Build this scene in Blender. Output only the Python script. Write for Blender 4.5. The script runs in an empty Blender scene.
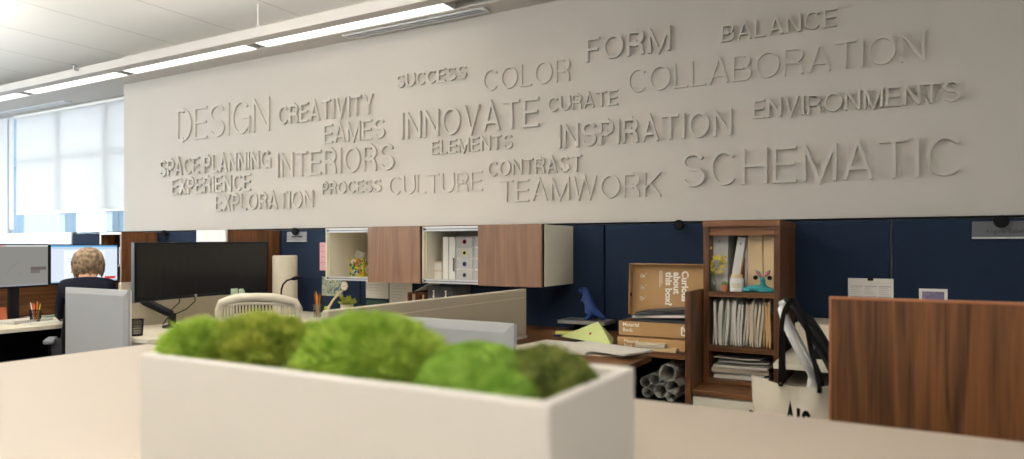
import bpy, bmesh, math, random
from mathutils import Vector, Matrix
random.seed(7)
R = random.Random(11)
S = bpy.context.scene
COL = S.collection
PI = math.pi
# ------------------------------------------------------------------ camera, world, sun, exposure
FPX, HOR, YAW, EYE = 698.0, 247.0, math.radians(29.6), 1.28
cam_d = bpy.data.cameras.new('camera')
cam = bpy.data.objects.new('camera', cam_d); COL.objects.link(cam)
cam.location = (0, 0, EYE)
cam.rotation_euler = (PI / 2, 0, YAW)
cam_d.sensor_fit = 'HORIZONTAL'; cam_d.sensor_width = 36
cam_d.lens = FPX / 1024 * 36
cam_d.shift_y = (HOR - 229.5) / 1024
cam_d.clip_start = 0.02
cam_d.dof.use_dof = True; cam_d.dof.focus_distance = 4.2; cam_d.dof.aperture_fstop = 2.1
S.camera = cam
S.view_settings.view_transform = 'Standard'; S.view_settings.look = 'None'
S.view_settings.gamma = 1.0; S.view_settings.use_curve_mapping = False
S.view_settings.exposure = 0.14
W = bpy.data.worlds.new('sky'); S.world = W; W.use_nodes = True
bg = W.node_tree.nodes['Background']; bg.inputs[0].default_value = (0.90, 0.95, 1.0, 1); bg.inputs[1].default_value = 1.15

def area(name, loc, rot, sx, sy, power, col):
    l = bpy.data.lights.new(name, 'AREA'); l.shape = 'RECTANGLE'; l.size = sx; l.size_y = sy
    l.energy = power; l.color = col
    o = bpy.data.objects.new(name, l); COL.objects.link(o); o.location = loc; o.rotation_euler = rot
    return o
area('daylight', (-8.4, 6.6, 2.5), (math.radians(-95), 0, 0), 2.6, 2.0, 58, (0.93, 0.965, 1.0))
area('daylight', (-12.6, 0.4, 2.2), (0, math.radians(-90), 0), 2.6, 6.2, 720, (0.93, 0.965, 1.0))    # added lamp behind an invented left window, cool light from that side
area('daylight', (10.2, -1.0, 2.1), (0, math.radians(90), 0), 2.6, 5.6, 330, (1.0, 0.95, 0.88))    # added lamp behind an invented right window, brightens faces turned that way
STRIP_E = 2.6          # ceiling strip diffusers
ADDED_LAMPS = [(-7.4, 1.9, 105), (-3.7, 1.9, 170), (-7.0, -1.6, 120), (-1.0, -0.7, 180)]    # x, y, watts upward
# added lamps out of view, shining up to brighten the ceiling

# ------------------------------------------------------------------ pixel -> place
FW = Vector((-math.sin(YAW), math.cos(YAW), 0)); RT = Vector((math.cos(YAW), math.sin(YAW), 0))
def ray(px, py): return FW + RT * ((px - 512) / FPX) + Vector((0, 0, (HOR - py) / FPX))
def P(px, py, X=None, Y=None, Z=None):
    r = ray(px, py)
    t = X / r.x if X is not None else Y / r.y if Y is not None else (Z - EYE) / r.z
    return Vector((0, 0, EYE)) + r * t
def PX(px, Y): return P(px, 247, Y=Y).x
def PZ(py, px, Y): return P(px, py, Y=Y).z

# ------------------------------------------------------------------ materials
def lin(c):
    return tuple(((x / 255) / 12.92 if x / 255 <= 0.04045 else ((x / 255 + 0.055) / 1.055) ** 2.4) for x in c)
MATS = {}
def nodes_of(name):
    m = bpy.data.materials.new(name); m.use_nodes = True
    nt = m.node_tree; b = nt.nodes['Principled BSDF']
    return m, nt, b
def mat(name, rgb, rough=0.6, metal=0.0, spec=0.4, vary=0.06, scale=8.0, bump=0.0, bscale=200.0, trans=0.0, coat=0.0):
    if name in MATS: return MATS[name]
    m, nt, b = nodes_of(name); N = nt.nodes; L = nt.links
    c = lin(rgb)
    b.inputs['Roughness'].default_value = rough; b.inputs['Metallic'].default_value = metal
    b.inputs['Specular IOR Level'].default_value = spec
    b.inputs['Coat Weight'].default_value = coat
    if trans: b.inputs['Transmission Weight'].default_value = trans
    tc = N.new('ShaderNodeTexCoord')
    no = N.new('ShaderNodeTexNoise'); no.inputs['Scale'].default_value = scale; no.inputs['Detail'].default_value = 5
    L.new(tc.outputs['Object'], no.inputs['Vector'])
    mx = N.new('ShaderNodeMix'); mx.data_type = 'RGBA'
    mx.inputs['A'].default_value = (*[max(0, x * (1 - vary)) for x in c], 1)
    mx.inputs['B'].default_value = (*[min(1, x * (1 + vary)) for x in c], 1)
    L.new(no.outputs['Fac'], mx.inputs['Factor']); L.new(mx.outputs['Result'], b.inputs['Base Color'])
    if bump:
        n2 = N.new('ShaderNodeTexNoise'); n2.inputs['Scale'].default_value = bscale
        L.new(tc.outputs['Object'], n2.inputs['Vector'])
        bp = N.new('ShaderNodeBump'); bp.inputs['Strength'].default_value = bump; bp.inputs['Distance'].default_value = 0.002
        L.new(n2.outputs['Fac'], bp.inputs['Height']); L.new(bp.outputs['Normal'], b.inputs['Normal'])
    MATS[name] = m
    return m
def wood(name, dark, light, axis='z', rough=0.42, k=1.0):
    m, nt, b = nodes_of(name); N = nt.nodes; L = nt.links
    tc = N.new('ShaderNodeTexCoord'); geo = N.new('ShaderNodeNewGeometry')
    mp = N.new('ShaderNodeMapping'); L.new(geo.outputs['Position'], mp.inputs['Vector'])
    a, c = 11 * k, 0.75 * k
    mp.inputs['Scale'].default_value = (a, a, c) if axis == 'z' else (c, a, a) if axis == 'x' else (a, c, a)
    n1 = N.new('ShaderNodeTexNoise'); n1.inputs['Scale'].default_value = 1.0; n1.inputs['Detail'].default_value = 3; n1.inputs['Distortion'].default_value = 0.6
    L.new(mp.outputs[0], n1.inputs['Vector'])
    # cathedral figure: the contour lines of the stretched noise
    mu = N.new('ShaderNodeMath'); mu.operation = 'MULTIPLY'; mu.inputs[1].default_value = 9.0; L.new(n1.outputs['Fac'], mu.inputs[0])
    fr = N.new('ShaderNodeMath'); fr.operation = 'PINGPONG'; fr.inputs[1].default_value = 1.0; L.new(mu.outputs[0], fr.inputs[0])
    mp2 = N.new('ShaderNodeMapping'); L.new(geo.outputs['Position'], mp2.inputs['Vector'])
    a, c = 160, 3
    mp2.inputs['Scale'].default_value = (a, a, c) if axis == 'z' else (c, a, a) if axis == 'x' else (a, c, a)
    n2 = N.new('ShaderNodeTexNoise'); n2.inputs['Scale'].default_value = 1.0; n2.inputs['Detail'].default_value = 2
    L.new(mp2.outputs[0], n2.inputs['Vector'])
    ad = N.new('ShaderNodeMix'); ad.inputs['Factor'].default_value = 0.55
    L.new(fr.outputs[0], ad.inputs['A']); L.new(n2.outputs['Fac'], ad.inputs['B'])
    rp = N.new('ShaderNodeValToRGB'); rp.color_ramp.elements[0].position = 0.15; rp.color_ramp.elements[1].position = 0.85
    rp.color_ramp.elements[0].color = (*lin(dark), 1); rp.color_ramp.elements[1].color = (*lin(light), 1)
    L.new(ad.outputs['Result'], rp.inputs['Fac']); L.new(rp.outputs['Color'], b.inputs['Base Color'])
    b.inputs['Roughness'].default_value = rough; b.inputs['Specular IOR Level'].default_value = 0.35
    MATS[name] = m
    return m
def glow(name, rgb, e):
    m = bpy.data.materials.new(name); m.use_nodes = True; nt = m.node_tree; nt.nodes.clear()
    o = nt.nodes.new('ShaderNodeOutputMaterial'); em = nt.nodes.new('ShaderNodeEmission')
    em.inputs[0].default_value = (*lin(rgb), 1); em.inputs[1].default_value = e
    nt.links.new(em.outputs[0], o.inputs[0]); MATS[name] = m
    return m
def glassy(name, tint=(1, 1, 1), gl=0.08):
    m = bpy.data.materials.new(name); m.use_nodes = True; nt = m.node_tree; nt.nodes.clear(); N = nt.nodes
    o = N.new('ShaderNodeOutputMaterial'); t = N.new('ShaderNodeBsdfTransparent'); g = N.new('ShaderNodeBsdfGlossy')
    t.inputs[0].default_value = (*tint, 1); g.inputs['Roughness'].default_value = 0.05
    x = N.new('ShaderNodeMixShader'); x.inputs[0].default_value = gl
    nt.links.new(t.outputs[0], x.inputs[1]); nt.links.new(g.outputs[0], x.inputs[2]); nt.links.new(x.outputs[0], o.inputs[0])
    MATS[name] = m
    return m

M_wall = mat('wall_paint', (189, 183, 174), 0.75, spec=0.2, vary=0.015, scale=3)
M_letter = mat('letter_paint', (191, 185, 176), 0.65, spec=0.25, vary=0.01)
M_white = mat('white_laminate', (226, 223, 216), 0.45, vary=0.01)
M_whitewall = mat('white_paint', (225, 226, 226), 0.8, vary=0.01)
M_counter = mat('counter_top', (172, 160, 146), 0.5, vary=0.02, scale=30)
M_planter = mat('planter_white', (206, 201, 193), 0.55, vary=0.02, scale=14, bump=0.15, bscale=120)
M_navy = mat('navy_fabric', (31, 42, 60), 0.9, spec=0.1, vary=0.10, scale=60, bump=0.3, bscale=700)
M_black = mat('black_plastic', (16, 16, 18), 0.65, spec=.15)
M_dark = mat('dark_void', (20, 20, 22), 0.9, spec=0.1)
M_grey = mat('grey_plastic', (120, 122, 126), 0.45)
M_cream = mat('cream_metal', (232, 223, 202), 0.5, vary=0.015)
M_creamp = mat('cream_plastic', (218, 208, 188), 0.42, vary=0.015)
M_screen = mat('dark_screen', (16, 17, 20), 0.22, spec=0.5, vary=0.0)
M_fgrey = mat('grey_screen_fabric', (162, 162, 162), 0.95, spec=0.1, vary=0.07, scale=160, bump=0.3, bscale=600)
M_fbeige = mat('beige_screen_fabric', (186, 176, 156), 0.95, spec=0.1, vary=0.10, scale=180, bump=0.3, bscale=600)
M_paper = mat('paper_white', (226, 222, 212), 0.85, vary=0.03, scale=20)
M_paper2 = mat('paper_cream', (214, 202, 180), 0.85, vary=0.04, scale=20)
M_paper3 = mat('paper_tan', (206, 170, 120), 0.85, vary=0.05, scale=20)
M_paperg = mat('paper_grey', (186, 184, 178), 0.85, vary=0.05, scale=20)
M_ink = mat('ink', (60, 58, 60), 0.8)
M_kraft = mat('kraft_board', (172, 138, 94), 0.85, spec=0.15, vary=0.06, scale=25)
M_kraft2 = mat('kraft_edge', (150, 108, 62), 0.9, vary=0.06)
M_print = mat('white_print', (246, 242, 232), 0.8)
M_holder = mat('magazine_holder_board', (214, 188, 146), 0.8, vary=0.04)
M_metal = mat('brushed_metal', (176, 176, 178), 0.3, metal=0.9)
M_alu = mat('satin_aluminium', (206, 206, 206), 0.4, metal=0.3)
M_carpet = mat('carpet', (92, 90, 90), 0.95, spec=0.05, vary=0.2, scale=90)
M_wz = wood('walnut_upright', (52, 30, 15), (120, 76, 43), 'z')
M_wx = wood('walnut_lengthwise', (70, 43, 24), (128, 84, 48), 'x')
M_wy = wood('walnut_crosswise', (70, 43, 24), (128, 84, 48), 'y')
M_wdoor = wood('walnut_door', (100, 74, 58), (130, 99, 78), 'z')
M_strip = glow('strip_light', (255, 250, 242), STRIP_E)
M_glass = glassy('clear_glass', (0.93, 0.97, 1.0), 0.06)
M_acryl = glassy('clear_acrylic', (0.75, 0.78, 0.80), 0.10)
M_vase = glassy('vase_glass', (0.86, 0.93, 0.88), 0.14)

# ceiling planks: seams every 0.83 m across X
m, nt, b = nodes_of('ceiling_plank'); N = nt.nodes; L = nt.links
geo = N.new('ShaderNodeNewGeometry'); sx = N.new('ShaderNodeSeparateXYZ'); L.new(geo.outputs['Position'], sx.inputs[0])
ad = N.new('ShaderNodeMath'); ad.operation = 'ADD'; ad.inputs[1].default_value = 40 * 0.83 + 6.12; L.new(sx.outputs['X'], ad.inputs[0])
md = N.new('ShaderNodeMath'); md.operation = 'MODULO'; md.inputs[1].default_value = 0.83; L.new(ad.outputs[0], md.inputs[0])
lt = N.new('ShaderNodeMath'); lt.operation = 'LESS_THAN'; lt.inputs[1].default_value = 0.014; L.new(md.outputs[0], lt.inputs[0])
mx = N.new('ShaderNodeMix'); mx.data_type = 'RGBA'; mx.inputs['A'].default_value = (*lin((240, 237, 230)), 1); mx.inputs['B'].default_value = (*lin((212, 206, 198)), 1)
L.new(lt.outputs[0], mx.inputs['Factor']); L.new(mx.outputs['Result'], b.inputs['Base Color'])
b.inputs['Roughness'].default_value = 0.9; b.inputs['Specular IOR Level'].default_value = 0.1
M_ceil = m
# roller blind cloth: lets daylight through
m = bpy.data.materials.new('blind_cloth'); m.use_nodes = True; nt = m.node_tree; N = nt.nodes; N.clear()
o = N.new('ShaderNodeOutputMaterial'); d = N.new('ShaderNodeBsdfDiffuse'); t = N.new('ShaderNodeBsdfTranslucent'); x = N.new('ShaderNodeMixShader')
d.inputs[0].default_value = (0.84, 0.84, 0.83, 1); t.inputs[0].default_value = (0.86, 0.85, 0.84, 1); x.inputs[0].default_value = 0.45
nt.links.new(d.outputs[0], x.inputs[1]); nt.links.new(t.outputs[0], x.inputs[2]); nt.links.new(x.outputs[0], o.inputs[0])
M_blind = m

# ------------------------------------------------------------------ mesh building
ORG = {}
class MB:
    def __init__(s): s.v = []; s.f = []
    def add(s, vs, fs):
        n = len(s.v); s.v += [tuple(v) for v in vs]; s.f += [tuple(i + n for i in f) for f in fs]; return s
    def box(s, x0, y0, z0, x1, y1, z1):
        x0, x1 = min(x0, x1), max(x0, x1); y0, y1 = min(y0, y1), max(y0, y1); z0, z1 = min(z0, z1), max(z0, z1)
        return s.add([(x0, y0, z0), (x1, y0, z0), (x1, y1, z0), (x0, y1, z0), (x0, y0, z1), (x1, y0, z1), (x1, y1, z1), (x0, y1, z1)],
                     [(0, 3, 2, 1), (4, 5, 6, 7), (0, 1, 5, 4), (1, 2, 6, 5), (2, 3, 7, 6), (3, 0, 4, 7)])
    def obox(s, c, size, M):      # box centred at c, turned by the 3x3 M
        h = [x / 2 for x in size]; c = Vector(c)
        vs = [c + M @ Vector((sx * h[0], sy * h[1], sz * h[2])) for sz in (-1, 1) for sx, sy in ((-1, -1), (1, -1), (1, 1), (-1, 1))]
        return s.add(vs, [(0, 3, 2, 1), (4, 5, 6, 7), (0, 1, 5, 4), (1, 2, 6, 5), (2, 3, 7, 6), (3, 0, 4, 7)])
    def prism(s, poly, fn, d0, d1):   # poly of (a, b), fn(a, b, d) -> point
        n = len(poly)
        vs = [fn(a, b_, d0) for a, b_ in poly] + [fn(a, b_, d1) for a, b_ in poly]
        return s.add(vs, [tuple(range(n))[::-1], tuple(range(n, 2 * n))] + [(i, (i + 1) % n, n + (i + 1) % n, n + i) for i in range(n)])
    def tube(s, pts, r, n=8, cap=True):
        pts = [Vector(p) for p in pts]; k = len(pts)
        rs = r if isinstance(r, (list, tuple)) else [r] * k
        up = None; base = len(s.v)
        for i, p in enumerate(pts):
            d = (pts[min(i + 1, k - 1)] - pts[max(i - 1, 0)]).normalized()
            if up is None:
                up = Vector((0, 0, 1)) if abs(d.z) < 0.9 else Vector((1, 0, 0))
            a = (up - d * up.dot(d)); a = a.normalized() if a.length > 1e-6 else d.orthogonal().normalized()
            up = a; b_ = d.cross(a)
            for j in range(n):
                w = 2 * PI * j / n
                s.v.append(tuple(p + (a * math.cos(w) + b_ * math.sin(w)) * rs[i]))
        for i in range(k - 1):
            for j in range(n):
                s.f.append((base + i * n + j, base + i * n + (j + 1) % n, base + (i + 1) * n + (j + 1) % n, base + (i + 1) * n + j))
        if cap:
            s.f.append(tuple(base + j for j in range(n))[::-1]); s.f.append(tuple(base + (k - 1) * n + j for j in range(n)))
        return s
    def lathe(s, prof, c, n=24, sx=1, sy=1):
        base = len(s.v); k = len(prof)
        for r, z in prof:
            for j in range(n):
                w = 2 * PI * j / n
                s.v.append((c[0] + r * sx * math.cos(w), c[1] + r * sy * math.sin(w), c[2] + z))
        for i in range(k - 1):
            for j in range(n):
                s.f.append((base + i * n + j, base + i * n + (j + 1) % n, base + (i + 1) * n + (j + 1) % n, base + (i + 1) * n + j))
        s.f.append(tuple(base + j for j in range(n))[::-1]); s.f.append(tuple(base + (k - 1) * n + j for j in range(n)))
        return s
    def ball(s, c, r, n=14, M=None):
        r = (r, r, r) if not isinstance(r, (tuple, list)) else r
        base = len(s.v); m_ = n // 2; c = Vector(c)
        def q(v): return tuple(c + (M @ v if M else v))
        s.v.append(q(Vector((0, 0, -r[2]))))
        for i in range(1, m_):
            t = -PI / 2 + PI * i / m_
            for j in range(n):
                w = 2 * PI * j / n
                s.v.append(q(Vector((r[0] * math.cos(t) * math.cos(w), r[1] * math.cos(t) * math.sin(w), r[2] * math.sin(t)))))
        s.v.append(q(Vector((0, 0, r[2])))); top = len(s.v) - 1
        for j in range(n):
            s.f.append((base, base + 1 + (j + 1) % n, base + 1 + j))
            a = base + 1 + (m_ - 2) * n
            s.f.append((top, a + j, a + (j + 1) % n))
        for i in range(m_ - 2):
            for j in range(n):
                a = base + 1 + i * n
                s.f.append((a + j, a + (j + 1) % n, a + n + (j + 1) % n, a + n + j))
        return s
    def build(s, name, mat_, parent=None, bevel=0.0, seg=2, smooth=False, local=False):
        vs = [Vector(v) for v in s.v]
        if parent is None:
            xs = [v.x for v in vs]; ys = [v.y for v in vs]
            org = Vector(((min(xs) + max(xs)) / 2, (min(ys) + max(ys)) / 2, min(v.z for v in vs)))
        else:
            org = Vector((0, 0, 0)) if local else ORG[parent.name]
        me = bpy.data.meshes.new(name); me.from_pydata([tuple(v - org) for v in vs], [], s.f)
        bm = bmesh.new(); bm.from_mesh(me)
        bmesh.ops.recalc_face_normals(bm, faces=bm.faces)
        if bevel:
            es = [e for e in bm.edges if len(e.link_faces) == 2 and e.calc_face_angle(0) > 0.6]
            bmesh.ops.bevel(bm, geom=es, offset=bevel, segments=seg, affect='EDGES', profile=0.5, clamp_overlap=True)
        bm.to_mesh(me); bm.free()
        me.materials.append(mat_)
        if smooth:
            for p in me.polygons: p.use_smooth = True
        ob = bpy.data.objects.new(name, me); COL.objects.link(ob)
        if parent is None: ob.location = org
        else: ob.parent = parent
        ORG[ob.name] = org
        return ob
def tag(o, label, cat, group=None, kind=None):
    o['label'] = label; o['category'] = cat
    if group: o['group'] = group
    if kind: o['kind'] = kind
    return o
def struct(o): o['kind'] = 'structure'; return o
def thing(name, label, cat, loc, group=None, rz=0.0):
    o = bpy.data.objects.new(name, None); COL.objects.link(o); o.empty_display_size = 0.05
    o.location = loc; o.rotation_euler = (0, 0, rz); ORG[o.name] = Vector(loc)
    return tag(o, label, cat, group)
def B(*a): return MB().box(*a)
def rot(rx=0, ry=0, rz=0):
    return (Matrix.Rotation(rz, 3, 'Z') @ Matrix.Rotation(ry, 3, 'Y') @ Matrix.Rotation(rx, 3, 'X'))
def text_mb(s, size, fn, extrude=0.0006, bold=0.0):
    """small lettering: fn(a, b, d) turns the text's own right, up and out into a point"""
    cu = bpy.data.curves.new('lettering', 'FONT'); cu.body = s; cu.size = size; cu.extrude = extrude; cu.offset = bold; cu.resolution_u = 3
    ob = bpy.data.objects.new('lettering', cu); COL.objects.link(ob)
    bpy.context.view_layer.update()
    me = bpy.data.meshes.new_from_object(ob.evaluated_get(bpy.context.evaluated_depsgraph_get()))
    mb = MB(); mb.add([fn(v.co.x, v.co.y, v.co.z) for v in me.vertices], [tuple(p.vertices) for p in me.polygons])
    bpy.data.objects.remove(ob); bpy.data.curves.remove(cu); bpy.data.meshes.remove(me)
    return mb
# ================================================================== THE ROOM
WY, PY = 4.24, 4.18                      # white wall, face of the navy panels
struct(B(-11.4, -4.2, -0.1, 9.2, 5.2, 0.0).build('floor', M_carpet))
struct(B(-11.6, -4.4, 3.225, 9.2, 5.2, 3.36).build('ceiling', M_ceil))
struct(B(-6.965, WY, 0.0, 9.0, WY + 0.2, 3.225).build('wall_back', M_wall))
struct(MB().box(9.0, -4.4, 0, 9.2, 5.2, .9).box(9.0, -4.4, 2.85, 9.2, 5.2, 3.225).box(9.0, -4.4, .9, 9.2, -3.7, 2.85).box(9.0, 1.7, .9, 9.2, 5.2, 2.85).build('wall_right', M_whitewall))
struct(MB().box(-11.6, -4.2, 0, -11.4, 5.2, .9).box(-11.6, -4.2, 2.85, -11.4, 5.2, 3.225).box(-11.6, -4.2, .9, -11.4, -2.7, 2.85).box(-11.6, 3.5, .9, -11.4, 5.2, 2.85).build('wall_left', M_whitewall))
M_frame = mat('window_frame_metal', (196, 208, 218), 0.5)
w = struct(bpy.data.objects.new('added_window_left', None)); COL.objects.link(w); w.location = (-11.5, .4, .9); ORG['added_window_left'] = Vector(w.location)  # unseen window, added to let cool light in from the left
MB().box(-11.56, -2.7, .9, -11.44, 3.5, .96).box(-11.56, -2.7, 2.79, -11.44, 3.5, 2.85).box(-11.56, -2.7, .96, -11.44, -2.64, 2.79).box(-11.56, 3.44, .96, -11.44, 3.5, 2.79).build('frame', M_frame, w)
for y in (-1.1, .4, 1.9): B(-11.55, y - .04, .96, -11.45, y + .04, 2.79).build('mullion', M_frame, w)
for ya, yb in ((-2.64, -1.14), (-1.06, .36), (.44, 1.86), (1.94, 3.44)): B(-11.503, ya, .96, -11.497, yb, 2.79).build('pane', M_glass, w)
struct(B(-11.4, -4.4, 0.0, 9.0, -4.2, 3.225).build('wall_front', M_whitewall))
ww = MB().box(-11.4, 4.6, 0, -10.08, 4.8, 3.225).box(-10.08, 4.6, 0, -6.2, 4.8, 1.28).box(-10.08, 4.6, 2.93, -6.2, 4.8, 3.225).box(-6.75, 4.6, 1.28, -6.2, 4.8, 2.93)
struct(ww.build('wall_window', M_whitewall))
w = struct(bpy.data.objects.new('added_window_right', None)); COL.objects.link(w); w.location = (9.1, -1, .9); ORG['added_window_right'] = Vector(w.location)  # unseen window, added so light also comes from the right
MB().box(9.04, -3.7, .9, 9.16, 1.7, .96).box(9.04, -3.7, 2.79, 9.16, 1.7, 2.85).box(9.04, -3.7, .96, 9.16, -3.64, 2.79).box(9.04, 1.64, .96, 9.16, 1.7, 2.79).build('frame', M_frame, w)
for y in (-1.9, -.1): B(9.05, y - .04, .96, 9.15, y + .04, 2.79).build('mullion', M_frame, w)
for ya, yb in ((-3.64, -1.94), (-1.86, -.14), (-.06, 1.64)): B(9.097, ya, .96, 9.103, yb, 2.79).build('pane', M_glass, w)
# dropped soffit with the light slot, over the wall and the window recess
SZ = 2.938
so = MB().box(-11.4, 3.80, SZ, 9.0, 3.90, SZ + 0.075).box(-11.4, 4.045, SZ, 9.0, WY, SZ + 0.075).box(-11.4, WY, SZ, -6.965, 4.6, SZ + 0.075).box(-11.4, 3.90, SZ + 0.055, 9.0, 4.045, SZ + 0.075)
M_soffit = mat('soffit_paint', (192, 187, 180), 0.7, vary=0.01)
struct(so.build('ceiling_soffit', M_soffit))
# ceiling strip lights in the slot
ends = [(-8.24, -6.55), (-10.0, -8.36), (-6.45, -4.74), (-4.64, -2.75)]
lab = ['second long white ceiling strip light from the window, over the wall corner', 'farthest white ceiling strip light at the left edge of the picture',
       'long white ceiling strip light above the word DESIGN', 'nearest and longest white ceiling strip light, above the word SUCCESS']
for (a, c), lb in zip(ends, lab):
    t = thing('ceiling_light', lb, 'light', ((a + c) / 2, 3.972, SZ + 0.005), 'linear strip lights in the soffit')
    MB().box(a, 3.905, SZ + 0.012, c, 4.04, SZ + 0.05).box(a, 3.905, SZ + 0.003, a + 0.012, 4.04, SZ + 0.012).box(c - 0.012, 3.905, SZ + 0.003, c, 4.04, SZ + 0.012).build('housing', M_alu, t)
    B(a + 0.014, 3.912, SZ + 0.004, c - 0.014, 4.033, SZ + 0.011).build('diffuser', M_strip, t)
# linear air diffusers
def slot(x0, x1, y, lb):
    t = thing('air_diffuser', lb, 'vent', ((x0 + x1) / 2, y, SZ), 'linear air diffusers')
    MB().box(x0, y - 0.045, SZ - 0.012, x1, y - 0.033, SZ - 0.001).box(x0, y + 0.033, SZ - 0.012, x1, y + 0.045, SZ - 0.001).box(x0, y - 0.033, SZ - 0.012, x0 + 0.03, y + 0.033, SZ - 0.001).box(x1 - 0.03, y - 0.033, SZ - 0.012, x1, y + 0.033, SZ - 0.001).build('frame', M_alu, t)
    B(x0 + 0.03, y - 0.033, SZ - 0.003, x1 - 0.03, y + 0.033, SZ - 0.001).build('slot', M_grey, t)
    B(x0 + 0.03, y - 0.008, SZ - 0.011, x1 - 0.03, y + 0.008, SZ - 0.004).build('vane', M_alu, t)
slot(-3.85, -2.55, 4.135, 'linear slot air diffuser between the strip light and the lettered wall')
slot(-9.75, -8.3, 4.40, 'linear slot air diffuser above the window')
# hanger wire of the soffit
hx = PX(258, 3.86)
t = thing('hanger_wire', 'thin white wire with a forked end holding up the soffit', 'wire', (hx, 3.86, SZ + 0.075))
MB().tube([(hx, 3.86, 3.225), (hx, 3.86, SZ + 0.135)], 0.004, 6).build('wire', M_white, t)
MB().tube([(hx - 0.03, 3.86, SZ + 0.076), (hx, 3.86, SZ + 0.14), (hx + 0.03, 3.86, SZ + 0.076)], 0.005, 6).build('fork', M_white, t)
# sprinkler on the soffit's upper edge
sx_ = PX(76, 3.78)
t = thing('sprinkler_head', 'small metal sprinkler head at the ceiling edge above the window', 'sprinkler', (sx_, 3.78, SZ + 0.05))
MB().tube([(sx_, 3.80, SZ + 0.055), (sx_, 3.755, SZ + 0.055)], 0.012, 8).tube([(sx_, 3.76, SZ + 0.055), (sx_, 3.76, SZ + 0.09)], 0.008, 8).build('stem', M_metal, t)
MB().lathe([(0.028, 0), (0.032, 0.004), (0.02, 0.010)], (sx_, 3.76, SZ + 0.088), 14).build('deflector', M_metal, t)
# unseen linear lamps added above the aisle so the ceiling gets brighter
for x, y, ADDED_UP in ADDED_LAMPS:
    t = thing('added_lamp', 'added unseen linear lamp above the aisle, brightening the ceiling', 'light', (x, y, 2.65), 'added uplights out of view')
    B(x - 1.2, y - .06, 2.65, x + 1.2, y + .06, 2.71).build('housing', M_white, t, bevel=.004)
    for s_ in (-1, 1): MB().tube([(x + s_ * 1.0, y, 2.71), (x + s_ * 1.0, y, 3.225)], .002, 6).build('cable', M_white, t)
    a_ = area('fill_up', (0, 0, 0), (PI, 0, 0), 2.3, .10, ADDED_UP, (1.0, .965, .92)); a_.parent = t; a_.location = (0, 0, .063)

# ------------------------------------------------------------------ window with roller blind
WX = [-10.08, -8.84, -7.87, -6.75]
w = struct(bpy.data.objects.new('window_1', None)); COL.objects.link(w); w.location = (-8.4, 4.68, 1.28); ORG['window_1'] = Vector(w.location)
fr = MB()
fr.box(-10.08, 4.64, 1.28, -6.75, 4.76, 1.34).box(-10.08, 4.64, 2.87, -6.75, 4.76, 2.93).box(-10.08, 4.64, 1.34, -10.01, 4.76, 2.87).box(-6.82, 4.64, 1.34, -6.75, 4.76, 2.87)
M_frame1 = mat('window_frame_blue', (176, 198, 214), 0.5)
fr.build('frame', M_frame1, w)
for x in WX[1:3]: B(x - 0.06, 4.62, 1.34, x + 0.06, 4.75, 2.87).build('mullion', M_frame1, w)
B(-10.01, 4.63, 2.31, -6.82, 4.73, 2.38).build('transom', M_frame1, w)
for a, c in ((-10.01, WX[1] - 0.06), (WX[1] + 0.06, WX[2] - 0.06), (WX[2] + 0.06, -6.82)):
    B(a, 4.69, 1.34, c, 4.696, 2.31).build('pane', M_glass, w); B(a, 4.69, 2.38, c, 4.696, 2.87).build('pane', M_glass, w)
t = thing('roller_blind', 'white translucent roller blind pulled most of the way down over the window', 'blind', (-8.3, 4.57, 1.69))
B(-9.80, 4.575, 1.70, -6.5, 4.577, 2.92).build('cloth', M_blind, t)
B(-9.80, 4.568, 1.68, -6.5, 4.584, 1.705).build('bottom_bar', M_white, t, bevel=0.003)
MB().tube([(-9.80, 4.56, 2.915), (-6.5, 4.56, 2.915)], 0.022, 12).build('roller', M_white, t)
t = B(-9.98, 4.574, 1.5, -9.87, 4.577, 2.92).build('blind_edge', M_blind)
tag(t, 'narrow strip of white blind cloth at the left edge of the window', 'blind')

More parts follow.
